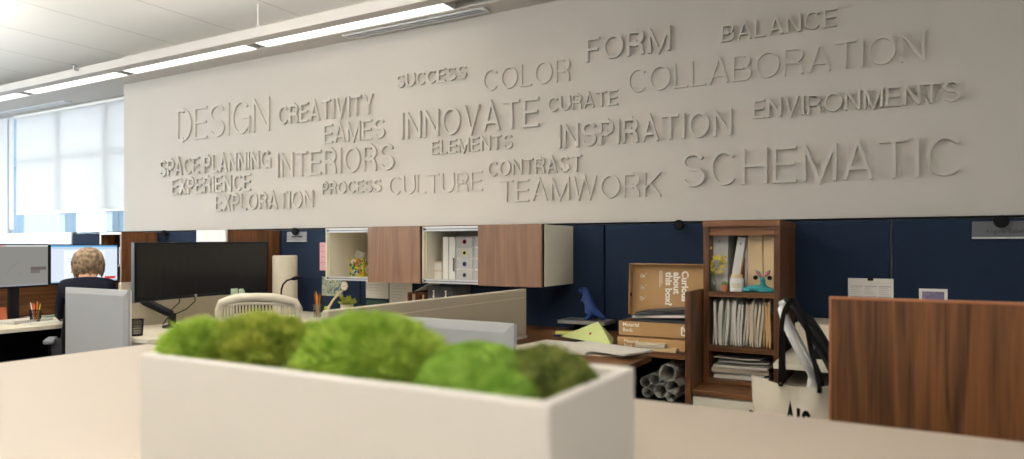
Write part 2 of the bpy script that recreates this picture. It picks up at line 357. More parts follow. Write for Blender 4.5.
# ------------------------------------------------------------------ raised words on the wall
def glyph(ch, t):
    r = t / 2
    def arc(cx, cy, rx, ry, a0, a1, n=22):
        return [(cx + rx * math.cos(math.radians(a0 + (a1 - a0) * i / n)), cy + ry * math.sin(math.radians(a0 + (a1 - a0) * i / n))) for i in range(n + 1)]
    top, bot = 1 - r, r
    if ch == 'I': return t, [[(r, 0), (r, 1)]]
    if ch == 'L': return .50, [[(r, 1), (r, bot), (.50, bot)]]
    if ch == 'E': return .58, [[(.58, top), (r, top), (r, bot), (.58, bot)], [(r, .52), (.54, .52)]]
    if ch == 'F': return .54, [[(r, 0), (r, top), (.54, top)], [(r, .50), (.49, .50)]]
    if ch == 'T': return .62, [[(0, top), (.62, top)], [(.31, 0), (.31, top)]]
    if ch == 'H': return .66, [[(r, 0), (r, 1)], [(.66 - r, 0), (.66 - r, 1)], [(r, .52), (.66 - r, .52)]]
    if ch == 'N': return .66, [[(r, 0), (r, 1)], [(.66 - r, 0), (.66 - r, 1)], [(r, 1 - r * .6), (.66 - r, r * .6)]]
    if ch == 'M': return .80, [[(r, 0), (r, 1)], [(.80 - r, 0), (.80 - r, 1)], [(r, 1 - r * .5), (.40, r * .4), (.80 - r, 1 - r * .5)]]
    if ch == 'A': return .68, [[(r * .9, 0), (.34, 1 - r * .3), (.68 - r * .9, 0)], [(.15, .30), (.53, .30)]]
    if ch == 'V': return .66, [[(r * .9, 1), (.33, r * .3), (.66 - r * .9, 1)]]
    if ch == 'W': return .98, [[(r * .9, 1), (.26, r * .3), (.49, 1 - r * .3), (.72, r * .3), (.98 - r * .9, 1)]]
    if ch == 'X': return .64, [[(r, 0), (.64 - r, 1)], [(r, 1), (.64 - r, 0)]]
    if ch == 'Y': return .64, [[(r, 1), (.32, .42), (.64 - r, 1)], [(.32, 0), (.32, .44)]]
    if ch == 'K': return .64, [[(r, 0), (r, 1)], [(.62 - r * .4, 1), (r, .36)], [(.22, .56), (.64 - r * .5, 0)]]
    if ch == 'O': return .78, [arc(.39, .5, .39 - r, .5 - r, 0, 360, 40)]
    if ch == 'C': return .70, [arc(.38, .5, .38 - r, .5 - r, 42, 318, 32)]
    if ch == 'G': return .74, [arc(.38, .5, .38 - r, .5 - r, 42, 335, 32), [(.42, .48), (.74 - r, .48), (.74 - r, 0)]]
    if ch == 'U': return .66, [[(r, 1), (r, .3)] + arc(.33, .3, .33 - r, .3 - r, 180, 360, 18) + [(.66 - r, .3), (.66 - r, 1)]]
    if ch == 'D': return .68, [[(r, bot), (r, top), (.30, top)] + arc(.30, .5, .38 - r, .5 - r, 90, -90, 22) + [(.30, bot), (0, bot)]]
    if ch == 'P': return .60, [[(r, 0), (r, top), (.35, top)] + arc(.35, (top + .46) / 2, .25 - r, (top - .46) / 2, 90, -90, 14) + [(.35, .46), (r, .46)]]
    if ch == 'R': return .64, [[(r, 0), (r, top), (.37, top)] + arc(.37, (top + .48) / 2, .25 - r, (top - .48) / 2, 90, -90, 14) + [(.37, .48), (r, .48)], [(.36, .48), (.50, .40), (.56, .25), (.60 - r * .4, 0)]]
    if ch == 'B': return .64, [[(r, bot), (r, top), (.36, top)] + arc(.36, (top + .52) / 2, .24 - r, (top - .52) / 2, 90, -90, 14) + [(.36, .52), (r, .52)], [(.36, .52)] + arc(.38, (bot + .52) / 2, .26 - r, (.52 - bot) / 2, 90, -90, 14) + [(.36, bot), (0, bot)]]
    if ch == 'S':
        ry = (1 - 2 * r) / 4; cx = .32; rx = .32 - r
        return .64, [arc(cx, 1 - r - ry, rx * .94, ry, 18, 270, 20) + arc(cx, r + ry, rx, ry, 90, -162, 20)[1:]]
    return .3, []
def ribbon(mb, pts, t, fn, d):
    n = len(pts); r = t / 2; closed = (Vector(pts[0]) - Vector(pts[-1])).length < 1e-6
    left, right = [], []
    for i in range(n):
        p = Vector(pts[i])
        a = Vector(pts[i - 1]) if i else (Vector(pts[-2]) if closed else None)
        c = Vector(pts[i + 1]) if i < n - 1 else (Vector(pts[1]) if closed else None)
        d0 = (p - a).normalized() if a is not None else None; d1 = (c - p).normalized() if c is not None else None
        if d0 is None: d0 = d1
        if d1 is None: d1 = d0
        n0 = Vector((-d0.y, d0.x)); n1 = Vector((-d1.y, d1.x)); m_ = n0 + n1
        m_ = m_.normalized() if m_.length > 1e-4 else n0
        k = min(1 / max(m_.dot(n0), .25), 2.4)
        left.append(p + m_ * r * k); right.append(p - m_ * r * k)
    vs = [fn(*q, 0) for q in left] + [fn(*q, 0) for q in right] + [fn(*q, d) for q in left] + [fn(*q, d) for q in right]
    fs = []
    for i in range(n - 1):
        fs += [(2 * n + i, 2 * n + i + 1, 3 * n + i + 1, 3 * n + i), (i, 2 * n + i, 2 * n + i + 1, i + 1), (n + i, n + i + 1, 3 * n + i + 1, 3 * n + i), (i, i + 1, n + i + 1, n + i)]
    if not closed: fs += [(0, n, 3 * n, 2 * n), (n - 1, 2 * n - 1, 4 * n - 1, 3 * n - 1)]
    mb.add(vs, fs)
def layout(word, t, gap):
    x = 0; out = []
    for i, ch in enumerate(word):
        if ch == ' ': x += .30; continue
        w_, st = glyph(ch, t); out.append((ch, x, st)); x += w_ + gap
    return x - gap, out
# word, left px, (top, bottom) at the left, right px, (top, bottom) at the right, stroke, depth, label
WORDS = [
 ('DESIGN', 178, 112, 142.6, 270, 95.3, 129.7, .065, .018, 'large thin-stroked raised word DESIGN at the upper left of the wall'),
 ('CREATIVITY', 279.7, 107, 125.8, 374.3, 93, 113, .115, .030, 'raised word CREATIVITY right of DESIGN'),
 ('EAMES', 324.6, 125, 143.5, 385.6, 118, 138.6, .10, .022, 'short raised five-letter word directly below CREATIVITY'),
 ('SPACE PLANNING', 161, 161, 177.5, 271.5, 149.6, 167, .118, .028, 'raised two-word phrase SPACE PLANNING at the far left of the wall'),
 ('INTERIORS', 278, 154.8, 177.7, 395, 142, 169.4, .098, .028, 'raised word INTERIORS right of SPACE PLANNING'),
 ('EXPERIENCE', 172.9, 179, 195.4, 251.6, 174, 189.9, .118, .026, 'raised word EXPERIENCE below SPACE PLANNING'),
 ('EXPLORATION', 216.2, 196, 211.8, 313.9, 189.3, 206.6, .108, .024, 'raised word EXPLORATION, lowest word at the left of the wall'),
 ('PROCESS', 323, 183, 194.6, 382, 178.6, 191.6, .118, .024, 'small raised word PROCESS below INTERIORS'),
 ('CULTURE', 389.8, 176.5, 194.9, 482.7, 171.4, 191, .075, .016, 'thin-stroked raised word CULTURE right of PROCESS'),
 ('SUCCESS', 397.6, 75.3, 88.2, 467.5, 65.5, 78.5, .118, .026, 'small raised word SUCCESS near the top middle of the wall'),
 ('COLOR', 483.9, 69.4, 91, 571, 58.8, 81.5, .075, .018, 'thin-stroked raised word COLOR right of SUCCESS'),
 ('INNOVATE', 402.4, 113.7, 139.2, 539.6, 96.9, 127, .10, .030, 'raised word INNOVATE at the middle of the wall, below COLOR'),
 ('CURATE', 548.6, 96.9, 111.8, 618.4, 91, 105.5, .108, .024, 'small raised word CURATE right of INNOVATE'),
 ('ELEMENTS', 432.2, 141.2, 154.5, 513.3, 134, 149, .118, .024, 'small raised word ELEMENTS below INNOVATE'),
 ('INSPIRATION', 559.2, 124.3, 147.8, 732, 109.8, 136, .11, .026, 'raised word INSPIRATION below CURATE'),
 ('CONTRAST', 488.6, 161.6, 176.5, 582, 154.9, 171.4, .108, .024, 'small raised word CONTRAST below INSPIRATION'),
 ('TEAMWORK', 500.4, 181, 201.6, 661.6, 172, 196.9, .075, .018, 'thin-stroked raised word TEAMWORK, lowest word at the middle of the wall'),
 ('FORM', 586.6, 39.2, 61.9, 671, 26.1, 51.4, .11, .030, 'raised word FORM above COLLABORATION'),
 ('BALANCE', 721.6, 25.3, 42.3, 837, 8.7, 27, .105, .026, 'raised word BALANCE, topmost word at the right of the wall'),
 ('COLLABORATION', 628.8, 68.8, 92.4, 925, 32.7, 61.9, .065, .018, 'wide thin-stroked raised word COLLABORATION at the upper right of the wall'),
 ('ENVIRONMENTS', 753, 99.3, 117.6, 960, 81.5, 102.4, .108, .026, 'raised word ENVIRONMENTS below COLLABORATION at the right end of the wall'),
 ('SCHEMATIC', 682.4, 152.5, 185.2, 960.8, 136, 177.8, .085, .028, 'largest raised word SCHEMATIC at the lower right of the wall')]
for word, xl, tl, bl, xr, tr, br, st_, dep, lb in WORDS:
    x0, x1 = PX(xl, WY), PX(xr, WY)
    zb0, zb1, zt0, zt1 = PZ(bl, xl, WY), PZ(br, xr, WY), PZ(tl, xl, WY), PZ(tr, xr, WY)
    h = ((zt0 - zb0) + (zt1 - zb1)) / 2; zb = (zb0 + zb1) / 2
    tot, gl = layout(word, st_, 0.14 if st_ < .1 else .13)
    t = thing('raised_word', lb, 'lettering', ((x0 + x1) / 2, WY, zb), 'raised words on the white wall')
    kx = (x1 - x0) / tot
    for ch, ox, strokes in gl:
        mb = MB()
        for n_, q in enumerate(strokes): ribbon(mb, q, st_, lambda a, b_, d, ox=ox: (x0 + (a + ox) * kx, WY - d, zb + b_ * h), dep * .7 + .0004 * n_)
        mb.build('letter', M_letter, t)

# ------------------------------------------------------------------ navy fabric panels under the white wall
PT = 1.437
PBX = [-7.80, -6.20, -4.63, -3.747, -1.694, -0.079, 1.55, 3.2]
plab = ['navy fabric wall panel at the far left, next to the window', 'navy fabric wall panel behind the left wooden hutch and the wide monitor',
        'navy fabric wall panel behind the tall off-white cylinder', 'wide navy fabric wall panel behind the overhead cabinets', 'navy fabric wall panel behind the open cardboard box and bookcase',
        'navy fabric wall panel at the right edge of the picture, above the large wood panel', 'navy fabric wall panel out at the far right']
for a, c, lb in list(zip(PBX, PBX[1:], plab))[:6]:
    t = B(a + 0.005, PY, 0.05, c - 0.005, WY - 0.002, PT - 0.014).build('wall_panel', M_navy, bevel=0.006)
    tag(t, lb, 'panel', 'navy fabric panels along the wall')
struct(B(-7.81, PY + 0.012, PT - 0.010, 1.55, WY - 0.003, PT).build('trim_1', M_dark))
t = B(-11.2, PY, 0.05, -7.815, PY + 0.05, PT + 0.004).build('white_panel', mat('white_panel_board', (206, 209, 212), .5, vary=.01), bevel=0.006)
tag(t, 'white low partition panel under the window at the far left', 'panel')
# coat knobs on top of the panels, name plates under two of them
def knob(px, py, lb, grp='round dark knobs along the panel tops'):
    c = P(px, py, Y=PY - 0.02)
    t = thing('coat_knob', lb, 'knob', (c.x, PY, c.z), grp)
    MB().tube([(c.x, PY - 0.001, c.z), (c.x, PY - 0.03, c.z)], 0.012, 10).build('stem', M_black, t)
    MB().tube([(c.x, PY - 0.028, c.z), (c.x, PY - 0.034, c.z), (c.x, PY - 0.05, c.z), (c.x, PY - 0.055, c.z)], [0.022, 0.031, 0.031, 0.026], 18).build('cap', M_dark, t)
knob(680, 225, 'round dark knob on the navy panel above the open cardboard box')
knob(166, 233.5, 'round dark knob on the navy panel above the wide dark monitor')
knob(297, 231.5, 'round dark knob over the small name plate above the off-white cylinder')
knob(1001, 221.5, 'round dark knob over the name plate at the right edge')
def plate(x0, y0, x1, y1, lb, txt, sz):
    a = P(x0, y0, Y=PY - 0.012); c = P(x1, y1, Y=PY - 0.012)
    t = thing('name_plate', lb, 'sign', ((a.x + c.x) / 2, PY, c.z), 'clear name plates on the navy panels')
    M_pl = mat('name_plate_grey', (92, 94, 98), 0.3, vary=0.01) if txt else mat('name_plate_card', (150, 152, 158), 0.3, vary=0.01)
    B(a.x, PY - 0.014, c.z, c.x, PY - 0.004, a.z).build('card', M_pl, t, bevel=0.002)
    B(a.x, PY - 0.017, c.z - 0.002, c.x, PY - 0.003, c.z + 0.006).build('holder_lip', M_alu, t)
    if not txt:
        mb = MB()
        for u0, u1 in ((.25, .52), (.56, .80)): mb.box(a.x + (c.x - a.x) * u0, PY - 0.0152, c.z + (a.z - c.z) * .42, a.x + (c.x - a.x) * u1, PY - 0.0138, c.z + (a.z - c.z) * .58)
        mb.build('lettering', M_ink, t)
    else:
        x = a.x + (c.x - a.x) * .22; z = c.z + (a.z - c.z) * .30
        text_mb(txt, sz, lambda u, v, d: (x + u, PY - 0.0145 - (d + .0009), z + v)).build('lettering', M_ink, t)
plate(287, 232, 306.5, 241.5, 'small clear name plate on the navy panel above the off-white cylinder', None, 0)
plate(972, 221.5, 1034, 238, 'clear name plate at the right edge of the picture, top of navy panel', 'Angela Tabakoku', 0.030)
# ================================================================== FURNITURE
# ---------------- foreground counter with planter
t = thing('counter', 'long cream counter top in the foreground under the moss planter', 'counter', (-0.2, 0.6, 0))
B(-2.46, -0.5, 0.885, 2.2, 1.59, 0.92).build('worktop', M_counter, t, bevel=0.004)
B(-2.40, -0.4, 0.0, 2.15, 1.54, 0.885).build('base', M_white, t)
PLX0, PLX1, PLY0, PLY1, PLZ = -1.135, -0.357, 0.716, 1.003, 1.10
t = thing('planter_box', 'long white rectangular planter box filled with moss mounds in the foreground', 'planter', ((PLX0 + PLX1) / 2, .86, .92))
wt = 0.018
mb = MB(); bm_v = []
pl = bmesh.new()
def ring(x0, y0, x1, y1, z): return [(x0, y0, z), (x1, y0, z), (x1, y1, z), (x0, y1, z)]
vs = ring(PLX0, PLY0, PLX1, PLY1, .92) + ring(PLX0, PLY0, PLX1, PLY1, PLZ) + ring(PLX0 + wt, PLY0 + wt, PLX1 - wt, PLY1 - wt, PLZ) + ring(PLX0 + wt, PLY0 + wt, PLX1 - wt, PLY1 - wt, 1.03)
fs = [(0, 3, 2, 1), (12, 13, 14, 15)]
for k in range(3):
    for i in range(4): fs.append((4 * k + i, 4 * k + (i + 1) % 4, 4 * k + 4 + (i + 1) % 4, 4 * k + 4 + i))
mb.add(vs, fs); mb.build('box', M_planter, t, bevel=0.005, seg=3)
M_soil = mat('dark_moss_bed', (58, 66, 30), 0.95, vary=0.4, scale=60, bump=0.8, bscale=90)
B(PLX0 + wt, PLY0 + wt, 1.03, PLX1 - wt, PLY1 - wt, 1.082).build('moss_bed', M_soil, t)

def moss_mat(name, a, b_):
    m, nt, b = nodes_of(name); N = nt.nodes; L = nt.links
    tc = N.new('ShaderNodeTexCoord'); no = N.new('ShaderNodeTexNoise'); no.inputs['Scale'].default_value = 34; no.inputs['Detail'].default_value = 4
    L.new(tc.outputs['Object'], no.inputs['Vector'])
    rp = N.new('ShaderNodeValToRGB'); rp.color_ramp.elements[0].position = .32; rp.color_ramp.elements[1].position = .68
    rp.color_ramp.elements[0].color = (*lin(a), 1); rp.color_ramp.elements[1].color = (*lin(b_), 1)
    L.new(no.outputs['Fac'], rp.inputs[0]); L.new(rp.outputs[0], b.inputs['Base Color'])
    b.inputs['Roughness'].default_value = .9; b.inputs['Specular IOR Level'].default_value = .1
    tr = N.new('ShaderNodeBsdfTranslucent'); L.new(rp.outputs[0], tr.inputs[0])      # thin leaflets let light through
    xs = N.new('ShaderNodeMixShader'); xs.inputs[0].default_value = .35; L.new(b.outputs[0], xs.inputs[1]); L.new(tr.outputs[0], xs.inputs[2])
    L.new(xs.outputs[0], N['Material Output'].inputs[0])
    return m
MG = [moss_mat('moss_bright', (116, 154, 48), (194, 212, 100)), moss_mat('moss_mixed', (106, 134, 42), (196, 200, 94)), moss_mat('moss_cushion', (118, 156, 58), (170, 200, 94)), moss_mat('moss_olive', (80, 94, 44), (146, 154, 82))]
from mathutils import noise
def moss(px, Y, ztop, rx, ry, m, nb, ln, wild, lb):
    c = Vector((PX(px, Y), Y, 1.075)); h = ztop - 1.075; rr = random.Random(px)
    mb = MB(); n, k = 40, 14
    def surf(th, ph):
        d = Vector((math.cos(th) * math.cos(ph), math.cos(th) * math.sin(ph), math.sin(th)))
        q = 1 + wild * noise.noise(d * 3.1 + Vector((px, 0, 0))) + wild * .5 * noise.noise(d * 8 + Vector((0, px, 0)))
        return Vector((d.x * rx * q, d.y * ry * q, d.z * h * q)), d
    vs = [c + surf(PI / 2 * i / k, 2 * PI * j / n)[0] * .93 for i in range(k) for j in range(n)] + [c + surf(PI / 2, 0)[0] * .93]
    fs = [(i * n + j, i * n + (j + 1) % n, i * n + n + (j + 1) % n, i * n + n + j) for i in range(k - 1) for j in range(n)]
    fs += [((k - 1) * n + j, (k - 1) * n + (j + 1) % n, k * n) for j in range(n)]
    mb.add(vs, fs)
    for _ in range(nb):
        th = math.asin(rr.random()); ph = rr.uniform(0, 2 * PI)
        p, d = surf(th, ph); p = c + p * .92
        nr = Vector((d.x / rx, d.y / ry, d.z / h)).normalized()
        dr = (nr + Vector((rr.uniform(-1, 1), rr.uniform(-1, 1), rr.uniform(-.5, 1))) * .75).normalized()
        sd = dr.cross(Vector((rr.uniform(-1, 1), rr.uniform(-1, 1), rr.uniform(-1, 1)))).normalized() * rr.uniform(.0006, .0012)
        l = ln * rr.uniform(.5, 1.4)
        bend = Vector((rr.uniform(-1, 1), rr.uniform(-1, 1), rr.uniform(-1, .4))) * l * .3
        mb.add([p - sd, p + sd, p + dr * l * .6 + sd * .8, p + dr * l + bend, p + dr * l * .6 - sd * .8], [(0, 1, 2, 3, 4)])
    o = mb.build('moss_mound', m); return tag(o, lb, 'moss', 'moss mounds in the planter')
moss(200, .80, 1.146, .074, .064, MG[0], 4600, .019, .10, 'small yellow-green moss mound at the left end of the planter')
moss(262, .875, 1.153, .108, .098, MG[1], 6500, .019, .14, 'shaggy mixed yellow and dark green moss mound, second from the planter left end')
moss(322, .93, 1.140, .065, .05, MG[0], 2600, .018, .12, 'small moss mound at the back of the planter, left of the biggest mound')
moss(372, .848, 1.170, .134, .098, MG[0], 10000, .020, .10, 'biggest leafy bright green moss mound at the middle of the planter')
moss(478, .835, 1.146, .098, .086, MG[2], 9000, .007, .03, 'smooth dense vivid green moss cushion right of the biggest mound')
moss(543, .868, 1.138, .076, .080, MG[3], 4600, .012, .10, 'dark olive moss mound at the right end of the planter')
moss(505, .775, 1.118, .042, .035, MG[2], 1800, .009, .08, 'low green moss tuft at the planter front edge between cushion and olive mound')

# ---------------- overhead cabinets
def overhead(x0, x1, xd, lb):
    y0, y1, z0, z1 = 3.75, PY - .004, 1.040, 1.416
    t = thing('overhead_cabinet', lb, 'cabinet', ((x0 + x1) / 2, (y0 + y1) / 2, z0), 'overhead cabinets on the navy panels')
    th = .018
    mb = MB().box(x0, y0 + .02, z0, x1, y1, z0 + th).box(x0, y0 + .02, z1 - th, x1, y1, z1).box(x0, y0 + .02, z0 + th, x0 + th, y1, z1 - th).box(x1 - th, y0 + .02, z0 + th, x1, y1, z1 - th).box(x0 + th, y1 - .012, z0 + th, x1 - th, y1, z1 - th).box((x0 + x1) / 2 - .008, y0 + .06, z0 + th, (x0 + x1) / 2 + .008, y1 - .012, z1 - th)
    mb.build('carcass', M_cream, t)
    for nm, za, zb_ in (('top_rail', z1 - .032, z1 - .004), ('bottom_rail', z0 + .002, z0 + .028)):
        r_ = MB().box(x0 + .004, y0 - .004, za, xd + .01, y0 + .02, zb_).build(nm, M_alu, t)
        B(x0 + .03, y0 - .0052, (za + zb_) / 2 - .003, xd, y0 - .0035, (za + zb_) / 2 + .003).build('track_slot', M_grey, r_)
        B(x0 + .012, y0 - .0055, (za + zb_) / 2 - .005, x0 + .032, y0 - .0035, (za + zb_) / 2 + .005).build('end_stop', M_black, r_)
    B(x0, y0 - .004, z0, x0 + .012, y0 + .02, z1).build('edge_strip', M_cream, t)
    B(xd, y0 - .022, z0 - .004, x1 - .002, y0 - .004, z1 + .004).build('sliding_door', M_wdoor, t, bevel=.0015)
    B(xd + .002, y0 - .004, z0, x1 - .004, y0 + .016, z1).build('door_carrier', M_dark, t)
    return t
XA0, XA1, XB1 = PX(326, 3.75), PX(422.5, 3.75), PX(543.5, 3.75)
overhead(XA0, XA1 - .004, PX(368, 3.73), 'left overhead cabinet with an open bay holding a flowered tissue box')
overhead(XA1, XB1, PX(478, 3.73), 'right overhead cabinet with an open bay of binders and small drawer boxes')
CF = 1.058      # cabinet floor
# tissue box
c = PX(360.3, 4.05)
t = thing('tissue_box', 'yellow floral tissue box in the open bay of the left overhead cabinet', 'tissue box', (c, 4.05, CF), rz=math.radians(12)); t.scale = (1.12, 1.12, 1.15)
M_tb = mat('tissue_box_yellow', (214, 196, 62), .7, vary=.12, scale=40)
MB().box(-.055, -.055, 0, .055, .055, .118).build('box', M_tb, t, bevel=.002, local=True)
rr = random.Random(5); fl = {'orange': MB(), 'white': MB(), 'green': MB(), 'teal': MB()}
for i in range(54):
    k = rr.choice(list(fl)); a, b_ = rr.uniform(-.043, .043), rr.uniform(.014, .104); r_ = rr.uniform(.009, .019)
    face = i % 2
    ps = []
    npet = 5 if k in ('orange', 'white') else 2
    for p_ in range(npet):
        w_ = 2 * PI * p_ / npet + i
        cx_, cz_ = a + r_ * .6 * math.cos(w_), b_ + r_ * .6 * math.sin(w_)
        cx_ = max(-.047, min(.047, cx_)); cz_ = max(.009, min(.11, cz_))
        poly = [(cx_ + r_ * .5 * math.cos(q * PI / 4), cz_ + r_ * .5 * math.sin(q * PI / 4)) for q in range(8)]
        off = .0555 + .00008 * i + .00003 * p_
        fl[k].prism(poly, (lambda u, v, d: (u, -off - d, v)) if face == 0 else (lambda u, v, d: (off + d, u, v)), 0, .0002)
        if face == 1 and i % 4 == 1: fl[k].prism(poly, lambda u, v, d: (-off - d, u, v), 0, .0002)
for k, rgb in (('orange', (226, 120, 40)), ('white', (240, 232, 214)), ('green', (70, 120, 50)), ('teal', (40, 110, 110))):
    fl[k].build('flower_print', mat('print_' + k, rgb, .7), t, local=True)
tis = MB(); n = 9
vs = []
for i in range(n):
    for j in range(n):
        u, v = i / (n - 1) - .5, j / (n - 1)
        vs.append((u * .09 * (.35 + v) - .035 * v, .012 * math.sin(u * 9 + v * 3), .112 + .075 * v * (1 - .8 * abs(u + .1)) - .02 * v * v * (u < -.2)))
tis.add(vs, [(i * n + j, i * n + j + 1, (i + 1) * n + j + 1, (i + 1) * n + j) for i in range(n - 1) for j in range(n - 1)])
tis.add([(x, y + .004, z) for x, y, z in vs], [(i * n + j, (i + 1) * n + j, (i + 1) * n + j + 1, i * n + j + 1) for i in range(n - 1) for j in range(n - 1)])
tis.build('tissue', M_paper, t, smooth=True, local=True)
# right bay
for k, (px0, px1, z0, z1, lb) in enumerate([(432.8, 441.8, 0, .068, 'lower small cream box stacked beside the binders in the overhead cabinet'), (433.5, 441.5, .068, .124, 'upper small cream box stacked beside the binders in the overhead cabinet')]):
    a, b_ = PX(px0, 3.86), PX(px1, 3.86)
    t = thing('small_box', lb, 'box', ((a + b_) / 2, 3.9, CF + z0), 'small cream boxes')
    B(a, 3.86, CF + z0, b_, 3.97, CF + z1 * .8 + z0 * .2).build('base', M_paper, t, bevel=.002)
    B(a - .002, 3.858, CF + z1 * .8 + z0 * .2, b_ + .002, 3.972, CF + z1).build('lid', M_paper2, t, bevel=.002)
def binder(x0, x1, y0, y1, z, h, lb, m, lean=0.0, ring_=True, grp=None):
    cx_ = (x0 + x1) / 2; w_ = x1 - x0
    t = thing('ring_binder', lb, 'binder', (cx_, y0, z), grp); t.rotation_euler = (0, lean, 0)
    MB().box(-w_ / 2, 0, 0, -w_ / 2 + .003, y1 - y0, h).box(w_ / 2 - .003, 0, 0, w_ / 2, y1 - y0, h).box(-w_ / 2 + .003, 0, 0, w_ / 2 - .003, .003, h).build('cover', m, t, local=True)
    B(-w_ / 2 + .004, .006, .004, w_ / 2 - .004, y1 - y0 - .004, h - .012).build('pages', M_paper, t, local=True)
    if ring_: MB().tube([(0, -.0008, h * .88), (0, .002, h * .88)], .007, 12).build('finger_ring', M_metal, t, local=True)
    return t
binder(PX(443, 3.85), PX(448.3, 3.85), 3.85, 4.1, CF, .290, 'left white ring binder standing in the right overhead cabinet', M_white, ring_=False, grp='binders in the overhead cabinet')
binder(PX(449.2, 3.85), PX(455, 3.85), 3.85, 4.1, CF, .290, 'right white ring binder with dark spine marks in the overhead cabinet', M_white, ring_=False, grp='binders in the overhead cabinet')
ob = MB().box(PX(453, 3.85), 3.8485, CF + .06, PX(454.6, 3.85), 3.8495, CF + .15).build('spine_label', M_ink, bpy.data.objects['ring_binder.001'])
dot = [mat('dot_red', (196, 60, 60), .6), mat('dot_yellow', (230, 214, 60), .6), mat('dot_blue', (60, 80, 150), .6), mat('dot_grey', (130, 136, 150), .6)]
zn = ['top', 'second', 'third', 'bottom']
for col, (px0, px1) in enumerate(((456, 473.5), (474.3, 492))):
    a, b_ = PX(px0, 3.86), PX(px1, 3.86)
    for k in range(4):
        z0 = CF + .0735 * (3 - k)
        lb = '%s grey drawer box with a ringed finger hole in the cabinet stack' % zn[k] if col == 0 else '%s grey drawer box half hidden behind the right sliding door' % zn[k]
        t = thing('drawer_box', lb, 'box', ((a + b_) / 2, 3.86, z0), 'grey drawer boxes in the overhead cabinet')
        M_db = mat('drawer_box_grey', (176, 174, 172), .7, vary=.03)
        MB().box(a, 3.862, z0, b_, 4.08, z0 + .004).box(a, 3.862, z0 + .068, b_, 4.08, z0 + .072).box(a, 3.862, z0 + .004, a + .004, 4.08, z0 + .068).box(b_ - .004, 3.862, z0 + .004, b_, 4.08, z0 + .068).build('sleeve', M_white, t)
        B(a + .005, 3.858, z0 + .005, b_ - .005, 4.07, z0 + .067).build('drawer', M_db, t)
        cx_ = (a + b_) / 2
        MB().tube([(cx_, 3.8565, z0 + .036), (cx_, 3.8585, z0 + .036)], .0160, 18).build('finger_ring', dot[k], t)
        MB().tube([(cx_, 3.8555, z0 + .036), (cx_, 3.8585, z0 + .036)], .012, 16).build('finger_hole', M_black, t)

# ---------------- pedestal, bookcase, end panel
BX0, BX1, BY0, BZ1 = -.922, -.549, 3.623, 1.413
t = thing('drawer_pedestal', 'cream drawer pedestal with walnut top under the bookcase', 'cabinet', ((BX0 + BX1) / 2, 3.8, 0))
B(BX0, 3.425, .03, BX1, 4.165, .555).build('body', M_cream, t)
B(BX0 - .001, 3.405, .556, BX1 + .001, 4.166, .582).build('top', M_wx, t, bevel=.002)
for k, (za, zb_) in enumerate(((.30, .548), (.04, .292))):
    d = B(BX0 + .006, 3.408, za, BX1 - .006, 3.425, zb_).build('drawer_front', M_cream, t, bevel=.002)
    MB().box(BX1 - .10, 3.388, zb_ - .045, BX1 - .03, 3.396, zb_ - .033).box(BX1 - .10, 3.394, zb_ - .045, BX1 - .092, 3.408, zb_ - .033).box(BX1 - .038, 3.394, zb_ - .045, BX1 - .03, 3.408, zb_ - .033).build('handle', M_black, d)
t = thing('bookcase', 'tall narrow walnut bookcase with three open shelves of binders, folders and papers', 'bookcase', ((BX0 + BX1) / 2, 3.85, .583))
th = .028
for x in (BX0, BX1 - th): B(x, BY0, .583, x + th, 4.165, BZ1 - .03).build('side_panel', M_wz, t, bevel=.001)
B(BX0 - .002, BY0 - .004, BZ1 - .03, BX1 + .002, 4.166, BZ1).build('top_panel', M_wx, t, bevel=.001)
B(BX0 + th, 4.15, .583, BX1 - th, 4.162, BZ1 - .03).build('back_panel', mat('dark_walnut_back', (58, 38, 26), .6), t)
SH = [.603, .772, 1.052]
B(BX0 + th, BY0 + .002, .583, BX1 - th, 4.15, SH[0]).build('shelf', M_wx, t)
for z in SH[1:]: B(BX0 + th, BY0 + .002, z - .026, BX1 - th, 4.15, z).build('shelf', M_wx, t)
MB().box(BX0 + th, BY0 + .012, BZ1 - .075, BX1 - th, BY0 + .028, BZ1 - .03).build('top_rail', M_wx, t)
t = MB().box(-.955, 3.40, .0, -.927, 4.165, 1.060).build('end_panel', M_wz, bevel=.0015)
tag(t, 'narrow upright walnut end panel between the cardboard boxes and the bookcase', 'panel')

# top shelf
z = SH[2]
G = 'things on the bookcase top shelf'
binder(PX(711, 3.72), PX(728, 3.72), 3.72, 4.0, z + .001, .290, 'wide white ring binder standing upright behind the yellow flowers', M_white)
b2 = binder(PX(732, 3.70), PX(740, 3.70), 3.70, 3.98, z + .001, .280, 'narrow white ring binder leaning right on the bookcase top shelf', M_white, lean=.16)
b2.location.x = PX(733, 3.70)
for px0, px1, h, rgb, lb in ((741.5, 744.3, .245, (150, 66, 40), 'thin rust-red booklet beside the leaning white binder'), (744.8, 747.2, .262, (228, 224, 216), 'thin white booklet between rust-red booklet and tan magazine holders')):
    a, b_ = PX(px0, 3.74), PX(px1, 3.74)
    t = thing('booklet', lb, 'book', ((a + b_) / 2, 3.74, z), 'booklets on the bookcase top shelf')
    MB().box(a, 3.74, z, a + .0012, 3.95, z + h).box(b_ - .0012, 3.74, z, b_, 3.95, z + h).box(a + .0012, 3.74, z, b_ - .0012, 3.7415, z + h).build('cover', mat('booklet_%d' % rgb[0], rgb, .6, vary=.15, scale=30), t)
    B(a + .0013, 3.743, z + .002, b_ - .0013, 3.948, z + h - .003).build('pages', M_paper, t)
